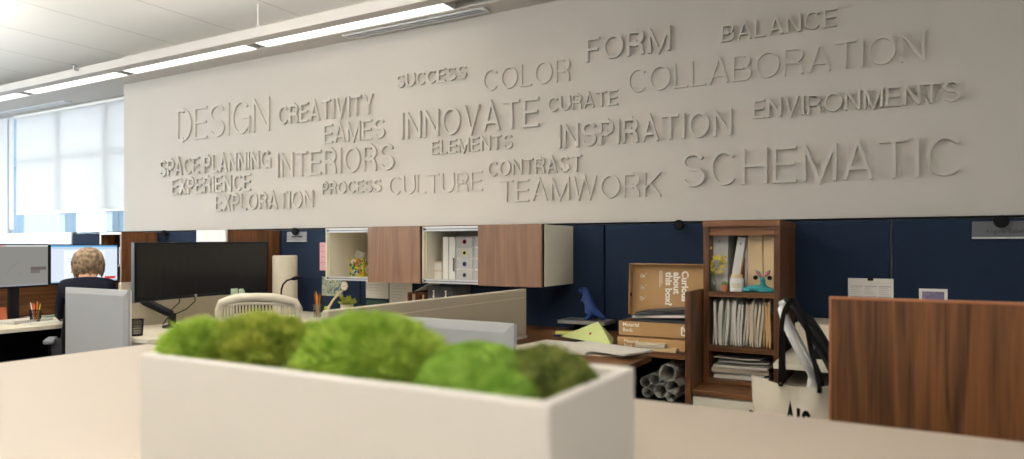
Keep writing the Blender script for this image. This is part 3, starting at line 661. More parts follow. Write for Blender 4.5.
for k, (px0, px1, lb) in enumerate(((748, 762.5, 'left tan magazine holder with a round finger hole'), (763.5, 778, 'right tan magazine holder behind the teal deer figurine'))):
    a, b_ = PX(px0, 3.70), PX(px1, 3.70); b_ = min(b_, BX1 - th - .002)
    t = thing('magazine_holder', lb, 'magazine holder', ((a + b_) / 2, 3.70, z), 'tan magazine holders on the bookcase')
    MB().prism([(3.70, z), (3.98, z), (3.98, z + .20), (3.76, z + .306), (3.70, z + .306)], lambda u, v, d: (d, u, v), a, a + .003).prism([(3.70, z), (3.98, z), (3.98, z + .20), (3.76, z + .306), (3.70, z + .306)], lambda u, v, d: (d, u, v), b_ - .003, b_).box(a + .003, 3.70, z, b_ - .003, 3.703, z + .306).box(a + .003, 3.703, z, b_ - .003, 3.98, z + .003).build('sleeve', M_holder, t)
    cx_ = a + (b_ - a) * (.52 if k == 0 else .5)
    MB().tube([(cx_, 3.6985, z + .072), (cx_, 3.7005, z + .072)], .0115, 18).build('finger_hole', M_black, t)
    B(a + .006, 3.71, z + .004, b_ - .006, 3.96, z + .19).build('pages', M_paper, t)
# glass vase with yellow flowers
vx = PX(712, 3.66)
t = thing('flower_vase', 'slim clear glass vase with small yellow flowers on the bookcase top shelf', 'vase', (vx, 3.665, z))
MB().lathe([(.020, 0), (.022, .004), (.020, .05), (.012, .075), (.013, .09), (.0115, .09), (.010, .075), (.018, .05), (.019, .006), (.001, .005)], (vx, 3.665, z), 18).build('glass', M_vase, t, smooth=True)
st = MB(); bl = MB(); lf = MB(); rr = random.Random(3)
M_stem = mat('green_stem', (110, 130, 60), .7); M_yel = mat('yellow_petals', (226, 200, 60), .7, vary=.2, scale=80)
for k in range(7):
    e = Vector((vx + rr.uniform(-.03, .055), 3.66 + rr.uniform(-.015, .02), z + rr.uniform(.11, .215)))
    m_ = Vector((vx + (e.x - vx) * .2, 3.665, z + .10))
    st.tube([(vx + rr.uniform(-.006, .006), 3.665, z + .01), m_, e], .0012, 5)
    for q in range(5):
        p_ = e + Vector((rr.uniform(-.014, .014), rr.uniform(-.01, .01), rr.uniform(-.02, .012)))
        for w_ in range(5):
            an = 2 * PI * w_ / 5
            bl.ball(p_ + Vector((math.cos(an) * .0045, -.001, math.sin(an) * .0045)), (.004, .0015, .004), 6)
st.build('stem', M_stem, t); bl.build('blossom', M_yel, t)
# terracotta pot
px_ = PX(724.6, 3.655)
t = thing('terracotta_pot', 'tiny terracotta pot with green succulent beside the white candle jar', 'plant', (px_, 3.66, z))
MB().lathe([(.012, 0), (.017, .026), (.019, .026), (.019, .034), (.016, .034), (.015, .028), (.001, .028)], (px_, 3.655, z), 18).build('pot', mat('terracotta', (186, 112, 74), .8), t)
mb = MB()
for k in range(16):
    an = k * 2.4; el = .25 + .07 * k
    d = Vector((math.cos(an) * math.cos(el), math.sin(an) * math.cos(el), math.sin(el)))
    mb.tube([Vector((px_, 3.655, z + .029)), Vector((px_, 3.655, z + .032)) + d * .012, Vector((px_, 3.655, z + .032)) + d * .022], [.002, .0045, .0008], 6)
mb.build('leaves', mat('succulent_green', (96, 136, 70), .6, vary=.2, scale=60), t)
# candle jar
cx_ = PX(736.5, 3.66)
t = thing('candle_jar', 'white candle jar with a beige lid on the bookcase top shelf', 'jar', (cx_, 3.665, z))
MB().lathe([(.030, 0), (.034, .004), (.034, .066), (.030, .070)], (cx_, 3.665, z), 24).build('jar', M_white, t, smooth=False)
MB().lathe([(.028, .070), (.029, .072), (.029, .084), (.026, .088)], (cx_, 3.665, z), 24).build('lid', M_holder, t)
MB().add([(cx_ + .0345 * math.sin(a_), 3.665 - .0345 * math.cos(a_), z + h) for h in (.02, .045) for a_ in [(-.75 + .1875 * i) for i in range(9)]], [(i, i + 1, i + 10, i + 9) for i in range(8)]).build('label', M_paper2, t)
# teal deer figurine lying down
dx = PX(758.5, 3.655)
t = thing('deer_figurine', 'teal deer figurine lying down with pink ears on the bookcase top shelf', 'figurine', (dx, 3.66, z)); t.scale = (1.12, 1.0, 1.05)
M_teal = mat('teal_glaze', (40, 134, 138), .3, vary=.15, scale=50)
def skin_mesh(pts, edges, sub=1, root=0):
    me = bpy.data.meshes.new('skin'); me.from_pydata([p[:3] for p in pts], edges, [])
    ob = bpy.data.objects.new('skin', me); COL.objects.link(ob)
    ob.modifiers.new('s', 'SKIN').use_smooth_shade = True
    if sub: ob.modifiers.new('d', 'SUBSURF').levels = sub
    if not me.skin_vertices: me.attributes.new  # layer comes with the modifier
    for i, p in enumerate(pts):
        sv = me.skin_vertices[0].data[i]
        sv.radius = (p[3], p[4] if len(p) > 4 else p[3]); sv.use_root = i == root
    bpy.context.view_layer.update()
    m2 = bpy.data.meshes.new_from_object(ob.evaluated_get(bpy.context.evaluated_depsgraph_get()))
    mb = MB(); mb.add([tuple(v.co) for v in m2.vertices], [tuple(p.vertices) for p in m2.polygons])
    bpy.data.objects.remove(ob); bpy.data.meshes.remove(me); bpy.data.meshes.remove(m2)
    return mb
def off(pts, o): return [(p[0] + o[0], p[1] + o[1], p[2] + o[2], *p[3:]) for p in pts]
o_ = (dx, 3.662, z)
pts = off([(-.055, .008, .015, .017), (-.02, .008, .018, .019), (.02, .006, .016, .018), (.052, .0, .012, .014), (.066, -.012, .009, .009), (.018, -.006, .042, .0105), (.018, -.010, .068, .0135), (.018, -.030, .060, .008),
           (.045, -.024, .009, .009), (.0, -.026, .009, .008), (-.058, -.018, .010, .012), (-.03, -.027, .009, .008)], o_)
skin_mesh(pts, [(0, 1), (1, 2), (2, 3), (3, 4), (2, 5), (5, 6), (6, 7), (4, 8), (8, 9), (0, 10), (10, 11)]).build('body', M_teal, t, smooth=True)
M_pink = mat('pink_ear', (206, 110, 130), .5)
for s_ in (-1, 1):
    e0 = Vector(o_) + Vector((.018 + s_ * .008, -.008, .076)); e1 = e0 + Vector((s_ * .024, .002, .032))
    e_ = MB().tube([e0, (e0 + e1) / 2, e1], [.004, .0105, .001], 8).build('ear', M_teal, t, smooth=True)
    MB().tube([e0 + Vector((0, -.0045, .002)), (e0 + e1) / 2 + Vector((0, -.0065, 0)), e1 - Vector((s_ * .003, .003, .003))], [.002, .0075, .0006], 8).build('inner_ear', M_pink, e_, smooth=True)
for s_ in (-1, 1): MB().ball(Vector(o_) + Vector((.018 + s_ * .009, -.0205, .071)), .0022, 8).build('eye', M_black, t)

# middle shelf: worn folders standing in a packed row
z = SH[1]; x = BX0 + th + .006; rr = random.Random(21); k = 0
xe = BX1 - th - .012
while x < xe - .012:
    w_ = rr.uniform(.009, .0155); fr_ = (x - BX0) / (BX1 - BX0)
    tan = (fr_ > .5 and rr.random() < .55)
    m_ = M_paper3 if tan and fr_ > .75 else M_paper2 if tan else rr.choice([M_paper, M_paper, M_paperg])
    grp = 'manila folders packed on the middle shelf' if tan else 'white folders packed on the middle shelf'
    lb = ('tan manila folder' if tan else 'worn white paper folder') + ' in the packed upright row on the bookcase middle shelf'
    h = rr.uniform(.212, .238); y0 = BY0 + rr.uniform(.03, .07)
    t = thing('paper_folder', lb, 'folder', (x + w_ / 2, y0, z + .001), grp)
    t.rotation_euler = (0, rr.uniform(.0, .05), rr.uniform(-.05, .05))
    n = 7; prof = []
    for i in range(n):      # folded spine at the front, rounded at the bottom, wavy sheet
        prof.append(i / (n - 1))
    vs = []
    for sgn in (-1, 1):
        for i in range(n):
            for y in (0, .22):
                vv = prof[i]; ww_ = w_ * .5 * (.35 + .65 * min(1, vv * 6)) * (1 - .25 * vv)
                vs.append((sgn * ww_ + .004 * math.sin(vv * 4 + k), y + (.004 if i == 0 else 0) + .006 * rr.random() * (i == n - 1), vv * h * (1 - .03 * (sgn > 0))))
    mb = MB(); m2_ = 2 * n
    fs = []
    for s_ in (0, m2_):
        fs += [(s_ + 2 * i, s_ + 2 * i + 2, s_ + 2 * i + 3, s_ + 2 * i + 1) for i in range(n - 1)]
    fs += [(2 * i, 2 * i + 2, m2_ + 2 * i + 2, m2_ + 2 * i) for i in range(n - 1)] + [(0, 1, m2_ + 1, m2_)]
    mb.add(vs, fs); mb.build('cover', m_, t, local=True)
    mb = MB()
    for q in range(2):
        xx = (q - .5) * w_ * .35
        mb.add([(xx + .003 * math.sin(v_ * 5 + k), y, v_ * (h + .006 * (q + 1))) for v_ in (0.03, .5, 1) for y in (.004, .215)] + [(xx + .0012 + .003 * math.sin(v_ * 5 + k), y, v_ * (h + .006 * (q + 1))) for v_ in (0.03, .5, 1) for y in (.004, .215)],
               [(0, 1, 3, 2), (2, 3, 5, 4), (6, 8, 9, 7), (8, 10, 11, 9), (4, 5, 11, 10), (0, 2, 8, 6), (2, 4, 10, 8)])
    mb.build('sheets', M_paper if tan else M_paperg, t, local=True)
    x += w_ + .0012; k += 1
# bottom shelf: pile of papers
z = SH[0]; rr = random.Random(9)
def wavy_sheet(name, lb, cx_, cy_, z0, lx, ly, th_, rz, m_, sag=0.0, grp=None, n=10):
    vs = []; M_ = rot(rz=rz)
    for top in (0, 1):
        for i in range(n):
            for j in range(n):
                u, v = i / (n - 1) - .5, j / (n - 1) - .5
                zz = sag * (.5 * (u + .5) ** 2 * math.cos(v * 2) + .12 * math.sin(u * 7 + v * 5)) if sag else 0
                p_ = M_ @ Vector((u * lx, v * ly, 0)); vs.append((cx_ + p_.x, cy_ + p_.y, z0 + zz * 1.0 + top * th_ + max(0, -0)))
    q = n * n; fs = []
    for i in range(n - 1):
        for j in range(n - 1):
            a = i * n + j; fs += [(a, a + 1, a + n + 1, a + n), (q + a, q + a + n, q + a + n + 1, q + a + 1)]
    rim = [i * n for i in range(n)] + [(n - 1) * n + j for j in range(1, n)] + [i * n + n - 1 for i in range(n - 2, -1, -1)] + [j for j in range(n - 2, 0, -1)]
    fs += [(rim[i], rim[(i + 1) % len(rim)], q + rim[(i + 1) % len(rim)], q + rim[i]) for i in range(len(rim))]
    mb = MB(); mb.add(vs, fs); o = mb.build(name, m_); tag(o, lb, 'paper', grp); return o
zc = z + .001
for i, (lx, ly, th_, rz, m_, lb) in enumerate([(.27, .24, .018, .03, M_paper, 'thick white document at the bottom of the pile on the lowest bookcase shelf'), (.26, .25, .010, -.07, M_paperg, 'grey-white document second from the bottom on the lowest bookcase shelf'),
        (.28, .26, .022, .05, M_paper2, 'thick cream document in the middle of the pile on the lowest bookcase shelf'), (.27, .25, .012, -.04, M_paper, 'white document lying above the thick cream one on the lowest bookcase shelf'),
        (.25, .25, .007, .10, M_paperg, 'loose curling grey sheet near the top of the lowest-shelf pile'), (.24, .24, .005, -.12, M_paper, 'topmost curling white sheet on the lowest-shelf pile')]):
    wavy_sheet('document', lb, -.742 + rr.uniform(-.012, .004), BY0 + .17 + rr.uniform(-.02, .02), zc, lx, ly, th_, rz, m_, sag=.0 if i < 3 else .012, grp='papers on the lowest bookcase shelf'); zc += th_ + (.002 if i < 3 else .013)

# ---------------- right wood panel, calendar, framed card
t = thing('wood_screen', 'large walnut privacy panel at the right beside the foreground counter', 'panel', (.5, 2.16, 0))
RX0 = PX(829, 2.15)
B(RX0 + .006, 2.15, 0, 1.6, 2.18, 1.134).build('panel', M_wz, t)
MB().box(RX0, 2.149, 0, RX0 + .006, 2.181, 1.140).box(RX0 + .006, 2.149, 1.134, 1.6, 2.181, 1.140).build('edge_band', mat('walnut_edge', (150, 96, 62), .45), t)
a, c = P(848, 278, Y=PY - .004), P(893.5, 318, Y=PY - .004)
t = thing('wall_calendar', 'white printed calendar sheet pinned to the navy panel above the wood panel', 'calendar', ((a.x + c.x) / 2, PY, c.z))
B(a.x, PY - .006, c.z, c.x, PY - .002, a.z).build('sheet', M_paper, t)
mb = MB(); w_ = c.x - a.x; h = a.z - c.z
for r_ in range(3):
    for q in range(3):
        x0 = a.x + w_ * (.07 + .305 * q); z0 = a.z - h * (.22 + .27 * r_)
        mb.box(x0, PY - .0068, z0, x0 + w_ * .26, PY - .0058, z0 + .006)
        for l_ in range(4): mb.box(x0, PY - .0066, z0 - .008 - l_ * .010, x0 + w_ * rr.uniform(.12, .26), PY - .0058, z0 - .0055 - l_ * .010)
mb.build('print', M_paperg, t)
MB().box((a.x + c.x) / 2 - .014, PY - .016, a.z - .012, (a.x + c.x) / 2 + .014, PY - .002, a.z + .004).build('binder_clip', M_black, t, bevel=.003)
a, c = P(919, 288.5, Y=PY - .006), P(947.5, 308, Y=PY - .006)
t = thing('picture_frame', 'small white framed picture on the navy panel right of the calendar', 'picture', ((a.x + c.x) / 2, PY, c.z))
MB().box(a.x, PY - .014, a.z - .014, c.x, PY - .002, a.z).box(a.x, PY - .014, c.z, c.x, PY - .002, c.z + .014).box(a.x, PY - .014, c.z + .014, a.x + .014, PY - .002, a.z - .014).box(c.x - .014, PY - .014, c.z + .014, c.x, PY - .002, a.z - .014).build('frame', M_white, t)
B(a.x + .014, PY - .008, c.z + .014, c.x - .014, PY - .003, a.z - .014).build('picture', mat('picture_lilac', (112, 102, 134), .6, vary=.9, scale=45), t)
# desk behind the wood panel
t = thing('side_desk', 'cream desk to the right of the bookcase, behind the black chair', 'desk', (.6, 3.78, 0))
B(-.54, 3.38, .722, 1.6, 4.165, .75).build('desk_top', M_cream, t, bevel=.003)
B(-.54, 3.45, .0, -.10, 4.16, .60).build('cabinet', M_cream, t)
B(-.10, 4.10, .2, 1.6, 4.13, .72).build('modesty_panel', M_cream, t)
for y in (3.45, 4.05): B(1.52, y, 0, 1.57, y + .05, .722).build('leg', M_grey, t)
t = thing('desk_cabinet', 'low cream storage box on the desk behind the black chair', 'cabinet', (-.33, 3.9, .75))
MB().box(-.50, 3.78, .751, -.12, 4.12, .765).box(-.50, 3.78, .88, -.12, 4.12, .895).box(-.50, 3.78, .765, -.485, 4.12, .88).box(-.135, 3.78, .765, -.12, 4.12, .88).box(-.485, 4.10, .765, -.135, 4.12, .88).build('body', M_cream, t)
B(-.484, 3.784, .767, -.136, 3.80, .878).build('front', M_creamp, t)
tx = PX(819.5, 3.62)
t = thing('tape_dispenser', 'small black desk tape dispenser standing beside the wood panel', 'tape dispenser', (tx, 3.62, .75))
MB().prism([(-.05, 0), (.05, 0), (.048, .03), (.01, .035), (-.005, .05), (-.02, .085), (-.04, .085), (-.05, .05)], lambda u, v, d: (tx + d, 3.62 + u, .751 + v), -.018, .018).build('body', M_black, t, bevel=.002)
MB().tube([(tx - .022, 3.59, .825), (tx + .022, 3.59, .825)], .03, 16).build('tape_roll', M_grey, t)
# ---------------- black chair with white frame, tote bag
t = thing('task_chair', 'black-backed task chair with white frame beside the bookcase, tote on its back', 'chair', (-.05, 2.87, 0)); t.rotation_euler = (0, 0, math.radians(8.3)); t.location.x = -.075
M_wf = mat('chair_white_frame', (226, 224, 220), .35)
def backx(z_): return -.385 + .135 * ((1.085 - z_) / .295) - .02 * math.sin(PI * min(1, max(0, (1.085 - z_) / .45))) * 0
n = 14; vs = []; ny = 11
for side in (0, 1):
    for i in range(n):
        v = i / (n - 1); zz = .55 + v * .535
        for j in range(ny):
            u = j / (ny - 1) * 2 - 1
            half = .215 * (1 - .35 * max(0, v - .75) / .25 * abs(u) ** 2)
            xx = -.385 + .455 * (1.085 - zz) + .035 * math.sin(v * PI) + .03 * (1 - u * u) * -1 + .02
            vs.append((xx + (0 if side == 0 else .028), 2.87 + u * half, zz - .03 * abs(u) ** 3 * (v > .9)))
fs = []; q = n * ny
for i in range(n - 1):
    for j in range(ny - 1):
        a = i * ny + j; fs += [(a, a + 1, a + ny + 1, a + ny), (q + a, q + a + ny, q + a + ny + 1, q + a + 1)]
rim = [j for j in range(ny)] + [i * ny + ny - 1 for i in range(1, n)] + [(n - 1) * ny + j for j in range(ny - 2, -1, -1)] + [i * ny for i in range(n - 2, 0, -1)]
fs += [(rim[i], rim[(i + 1) % len(rim)], q + rim[(i + 1) % len(rim)], q + rim[i]) for i in range(len(rim))]
mb = MB(); mb.add(vs, fs); mb.build('backrest', M_black, t, smooth=True)
fm = MB()
for s_ in (-1, 1):
    fm.tube([(-.385, 2.87 + s_ * .05, 1.07), (-.40, 2.87 + s_ * .14, 1.055), (-.385, 2.87 + s_ * .19, 1.00), (-.335, 2.87 + s_ * .20, .90), (-.285, 2.87 + s_ * .15, .80), (-.30, 2.87 + s_ * .05, .72), (-.27, 2.87, .58)], [.009, .012, .013, .013, .012, .015, .022], 10)
fm.tube([(-.385, 2.82, 1.07), (-.385, 2.92, 1.07)], .012, 10)
fm.tube([(-.27, 2.87, .62), (-.24, 2.87, .50), (-.16, 2.87, .44), (0, 2.87, .43)], [.03, .034, .03, .03], 10)
fm.build('back_frame', M_wf, t, smooth=True)
MB().prism([(.235 * math.copysign(abs(math.cos(a * PI / 16)) ** .6, math.cos(a * PI / 16)), .235 * math.copysign(abs(math.sin(a * PI / 16)) ** .6, math.sin(a * PI / 16))) for a in range(32)], lambda u, v, d: (.06 + u, 2.87 + v, d), .45, .51).build('seat', M_black, t, bevel=.012)
MB().tube([(.03, 2.87, .44), (.03, 2.87, .12)], .028, 14).build('column', M_wf, t)
for k in range(5):
    a = 2 * PI * k / 5 + .3
    l_ = MB().tube([(.03, 2.87, .12), (.03 + .30 * math.cos(a), 2.87 + .30 * math.sin(a), .075)], [.024, .014], 8).build('leg', M_wf, t)
    e = (.03 + .30 * math.cos(a), 2.87 + .30 * math.sin(a)); MB().tube([(e[0] - .012 * math.sin(a), e[1] + .012 * math.cos(a), .03), (e[0] + .012 * math.sin(a), e[1] - .012 * math.cos(a), .03)], .03, 12).build('caster', M_black, l_)

# tote bag hanging by its straps from the chair back
t = thing('tote_bag', 'white canvas tote bag with black straps hanging from the black chair back', 'bag', (-.345, 2.47, .45))
M_can = mat('canvas', (222, 212, 192), .9, spec=.1, vary=.05, scale=30, bump=.5, bscale=500)
A_, C_ = P(751.5, 374.5, Y=2.52), P(829, 387, Y=2.50)
n, k = 24, 12; vs = []
for side in (0, 1):
    for i in range(n):
        u = i / (n - 1)
        for j in range(k):
            v = j / (k - 1); zt = A_.z + (C_.z - A_.z) * u - .022 * math.sin(PI * u)
            zz = zt + (.45 - zt) * v
            bulge = (.010 + .045 * v) * math.sin(PI * min(1, max(0, u))) ** .5
            x = A_.x + .012 * v + (C_.x - A_.x + .02 * v) * u
            wv = .006 * math.sin(u * 13 + v * 5) + .005 * math.sin(u * 5 - v * 11)
            vs.append((x, 2.52 + (-bulge + wv if side == 0 else bulge + wv * .5), zz))
q = n * k; fs = []
for i in range(n - 1):
    for j in range(k - 1):
        a = i * k + j; fs += [(a, a + 1, a + k + 1, a + k), (q + a, q + a + k, q + a + k + 1, q + a + 1)]
for j in range(k - 1):
    fs += [(j, q + j, q + j + 1, j + 1), ((n - 1) * k + j, (n - 1) * k + j + 1, q + (n - 1) * k + j + 1, q + (n - 1) * k + j)]
for i in range(n - 1): fs.append((i * k + k - 1, (i + 1) * k + k - 1, q + (i + 1) * k + k - 1, q + i * k + k - 1))
mb = MB(); mb.add(vs, fs); mb.build('body', M_can, t, smooth=True)
def strap(pts, name, w_=.015):
    """flat band along pts"""
    mb = MB(); pts = [Vector(p) for p in pts]
    # smooth the run
    sm = []
    for i in range(len(pts) - 1):
        p0, p1, p2, p3 = pts[max(i - 1, 0)], pts[i], pts[i + 1], pts[min(i + 2, len(pts) - 1)]
        for s_ in range(6):
            f = s_ / 6; sm.append(.5 * ((2 * p1) + (p2 - p0) * f + (2 * p0 - 5 * p1 + 4 * p2 - p3) * f * f + (3 * p1 - p0 - 3 * p2 + p3) * f ** 3))
    sm.append(pts[-1]); vs = []
    for i, p_ in enumerate(sm):
        d = (sm[min(i + 1, len(sm) - 1)] - sm[max(i - 1, 0)]).normalized()
        a_ = d.cross(Vector((0, -1, 0))); a_ = a_.normalized() if a_.length > .2 else Vector((1, 0, 0))
        b_ = d.cross(a_).normalized()
        for sa, sb in ((-1, -1), (1, -1), (1, 1), (-1, 1)): vs.append(p_ + a_ * sa * w_ / 2 + b_ * sb * .002)
    m_ = len(sm)
    fs = [(i * 4 + j, i * 4 + (j + 1) % 4, i * 4 + 4 + (j + 1) % 4, i * 4 + 4 + j) for i in range(m_ - 1) for j in range(4)] + [(0, 1, 2, 3), (4 * m_ - 4, 4 * m_ - 3, 4 * m_ - 2, 4 * m_ - 1)]
    mb.add(vs, fs); return mb.build(name, M_strap, t, smooth=False)
M_strap = mat('black_leather', (14, 13, 13), .9, spec=.05, vary=.1)
L0, R0 = P(780.7, 386, Y=2.495), P(819.3, 393, Y=2.475)
strap([L0, L0 + Vector((0, -.002, .03)), P(781.2, 345, Y=2.54), P(782.5, 320, Y=2.59), P(786, 307.5, Y=2.64), P(792, 300.5, Y=2.67), P(798, 304, Y=2.64), P(806, 325, Y=2.60), P(813, 355, Y=2.55), R0 + Vector((0, -.004, .03)), R0], 'strap')
L1, R1 = L0 + Vector((0, .065, 0)), R0 + Vector((0, .075, 0))
strap([L1, L1 + Vector((0, .0, .03)), P(783, 345, Y=2.60), P(784, 320, Y=2.66), P(788, 307, Y=2.71), P(793, 300, Y=2.73), P(798, 304, Y=2.70), P(806, 325, Y=2.66), P(812, 355, Y=2.61), R1 + Vector((0, 0, .03)), R1], 'strap')
for c_ in (L0, R0): MB().ball((c_.x, c_.y - .004, c_.z + .012), (.006, .003, .006), 10).build('rivet', M_metal, t)
lx, hh = .078, .07
tot, gl = layout('AIS', .22, .14); mb = MB()
a0 = P(785.5, 404, Y=2.47)
for ch, ox, strokes in gl:
    for q in strokes: ribbon(mb, q, .24, lambda u, v, d, ox=ox: (a0.x + (u + ox) * lx / tot, 2.4745 + .012 * (1 - v) * 0 - d, a0.z - hh + v * hh - .02 * (u + ox) / tot), .006)
mb.build('lettering', M_strap, t)

# ---------------- corner desk with the cardboard boxes
t = thing('corner_desk', 'walnut L-shaped desk covered with papers beside the cardboard boxes', 'desk', (-1.5, 3.4, 0))
mb = MB().prism([(-1.985, 2.21), (-1.09, 2.21), (-1.09, 3.30), (-1.19, 3.42), (-.958, 3.42), (-.958, 4.165), (-2.36, 4.165), (-2.36, 3.42), (-1.985, 3.42)], lambda u, v, d: (u, v, d), .722, .75)
mb.build('desk_top', M_wx, t, bevel=.002)
B(-2.35, 4.10, .2, -.96, 4.13, .72).build('modesty_panel', M_navy, t)
B(-1.36, 3.46, .0, -1.335, 4.09, .72).build('support_panel', M_dark, t)
B(-1.334, 3.46, .475, -.96, 4.09, .495).build('lower_shelf', M_dark, t)
for x, y in ((-1.9, 2.26), (-1.14, 2.26)): B(x, y, 0, x + .05, y + .05, .722).build('leg', M_grey, t)
# rolled drawings on the shelf under the desk
rl = [(652, 379.5, .031, 'white rolled drawing, upper of the two leftmost rolls under the desk'), (654, 391.5, .031, 'white rolled drawing, lower left of the roll pile under the desk'),
      (661.5, 376.5, .031, 'white rolled drawing left of the biggest open roll under the desk'), (668, 391, .038, 'white rolled drawing at the bottom middle of the roll pile'),
      (674, 371.5, .052, 'biggest white rolled drawing with loose outer edge, on top of the pile'), (681.5, 386, .039, 'white rolled drawing below the biggest roll at the right of the pile'),
      (678.5, 396, .027, 'small white rolled drawing at the bottom right of the pile')]
sizes = [(645.2, 382, .029), (647, 392, .029), (654.5, 379.5, .029), (660.5, 391, .037), (667.5, 373, .047), (672.5, 387, .038), (670.5, 396.5, .027)]
for (px, py, r_), (_, _, _, lb) in zip(sizes, rl):
    c_ = P(px, py, Y=3.44); mb = MB(); pr = []
    for i in range(41):
        a = i / 40 * 2.6 * PI * 1.0 + 1.2; rad = r_ * (1 - .18 * i / 40); pr.append((rad * math.cos(a), rad * math.sin(a)))
    vs = []
    sk = .025
    for y in (0, .50):
        for u, v in pr: vs.append((c_.x + u + sk * y, 3.44 + y, c_.z + v))
        for u, v in pr: vs.append((c_.x + u * .96 + sk * y, 3.44 + y, c_.z + v * .96))
    m_ = len(pr); fs = []
    for i in range(m_ - 1):
        fs += [(i, i + 1, 2 * m_ + i + 1, 2 * m_ + i), (m_ + i, 3 * m_ + i, 3 * m_ + i + 1, m_ + i + 1), (i, m_ + i, m_ + i + 1, i + 1), (2 * m_ + i, 2 * m_ + i + 1, 3 * m_ + i + 1, 3 * m_ + i)]
    fs += [(0, 2 * m_, 3 * m_, m_), (m_ - 1, 2 * m_ - 1, 4 * m_ - 1, 3 * m_ - 1)]
    mb.add(vs, fs); tag(mb.build('paper_roll', M_paper, smooth=False), lb, 'paper roll', 'rolled drawings under the desk')
# two kraft boxes, lid of the upper one standing open
def kraft_tray(t, x0, y0, x1, y1, z0, z1, nm='tray'):
    w_ = .004
    MB().box(x0, y0, z0, x1, y1, z0 + w_).box(x0, y0, z0 + w_, x1, y0 + w_, z1).box(x0, y1 - w_, z0 + w_, x1, y1, z1).box(x0, y0 + w_, z0 + w_, x0 + w_, y1 - w_, z1).box(x1 - w_, y0 + w_, z0 + w_, x1, y1 - w_, z1).build(nm, M_kraft, t)
bx0, bx1 = -1.336, -.968
t = thing('cardboard_box', 'closed lower cardboard box under the open one on the desk', 'box', ((bx0 + bx1) / 2, 3.66, .751), 'cardboard mailer boxes on the desk')
kraft_tray(t, bx0 + .01, 3.50, bx1, 3.80, .751, .800)
MB().prism([(3.485, .752), (3.49, .806), (3.80, .813), (3.80, .808), (3.496, .800)], lambda u, v, d: (d, u, v), bx0 - .004, bx1 - .002).build('lid', M_kraft, t)
text_mb('Material\nBank', .024, lambda u, v, d: (bx0 + .035 + u, 3.4835 - (d + .0009), .780 + v)).build('lettering', M_print, t)
t = thing('cardboard_box', 'open upper cardboard box with its printed lid standing up, filled with folders', 'box', ((bx0 + bx1) / 2, 3.66, .815), 'cardboard mailer boxes on the desk')
ux0 = bx0 - .004
kraft_tray(t, ux0, 3.51, bx1, 3.83, .815, .888)
text_mb('Material\nBank', .028, lambda u, v, d: (ux0 + .022 + u, 3.509 - (d + .0009), .862 + v), .0006, .0006).build('lettering', M_print, t)
lg = MB(); lx_ = bx1 - .028
for a_, b_, c_, d_ in ((-.010, .830, -.002, .872), (.004, .850, .012, .866), (-.002, .862, .004, .878), (-.002, .826, .012, .834)): lg.box(lx_ + a_, 3.5082, b_, lx_ + c_, 3.5098, d_)
lg.build('printed_mark', M_print, t)
# the lid: leaned back, side flaps turned forward
LX0, LX1, LZ0, LZ1, LY = PX(631.5, 3.83), -.968, .888, 1.186, 3.832
lean = .05
def lidp(u, v, d): return (u, LY + (v - LZ0) * lean - d, v)
ld = MB().prism([(LX0, LZ0), (LX1, LZ0), (LX1, LZ1), (LX0, LZ1)], lidp, 0, .004).build('lid', M_kraft, t)
MB().prism([(LX0, LZ0 + .01), (LX0 + .004, LZ0 + .01), (LX0 + .004, LZ1), (LX0, LZ1)], lidp, .004, .055).build('side_flap', M_kraft, ld)
MB().prism([(LX0, LZ1 - .004), (LX1, LZ1 - .004), (LX1, LZ1), (LX0, LZ1)], lidp, .004, .045).build('front_flap', M_kraft, ld)
hz = PZ(294.5, 634, 3.80)
MB().tube([(LX0 - .001, LY + (hz - LZ0) * lean - .030, hz), (LX0 + .006, LY + (hz - LZ0) * lean - .030, hz)], .011, 14).build('finger_hole', M_dark, ld)
def rt(u0, v0): return lambda u, v, d: lidp(u0 + v, v0 - u, .0045 + (d + .0009))   # lettering turned a quarter clockwise
def pxl(px): return PX(px, 3.84)
ztx = PZ(271, 684, 3.84)
for px, s_, sz_ in ((682.2, 'Curious', .052), (674.0, 'about', .052), (666.0, 'this box?', .052)):
    text_mb(s_, sz_, rt(pxl(px), ztx - (.0 if s_ == 'Curious' else .008)), .0004, .0020).build('lettering', M_print, ld)
mb = MB()
for k_, ln_ in ((0, .095), (1, .088), (2, .075)):
    mb.prism([(pxl(659.6) + .0068 * k_, ztx), (pxl(659.6) + .0026 + .0068 * k_, ztx), (pxl(659.6) + .0026 + .0068 * k_, ztx - ln_), (pxl(659.6) + .0068 * k_, ztx - ln_)], lidp, .0045, .005)
mb.build('small_print', M_print, ld)
for py in (276, 287.5, 298.5):
    mb = MB(); cz = PZ(py, 643, 3.83); cx_ = pxl(643.5)
    for k_ in range(7):
        a = k_ * .9; 
        p_ = [(cx_ - .010 + .010 * math.cos(a + q * .45), cz + .012 * math.sin(a + q * .45)) for q in range(2)]
        ribbon(mb, p_ + [(cx_ + .010 - .004 * k_ % .01, cz - .010 + .003 * k_)], .0022, lambda u, v, d: lidp(u, v, .0045 + d), .0004)
    mb.tube([lidp(cx_ + .016, cz + .014, .0045), lidp(cx_ + .016, cz + .014, .0052)], .003, 8)
    mb.build('printed_icon', M_print, ld)
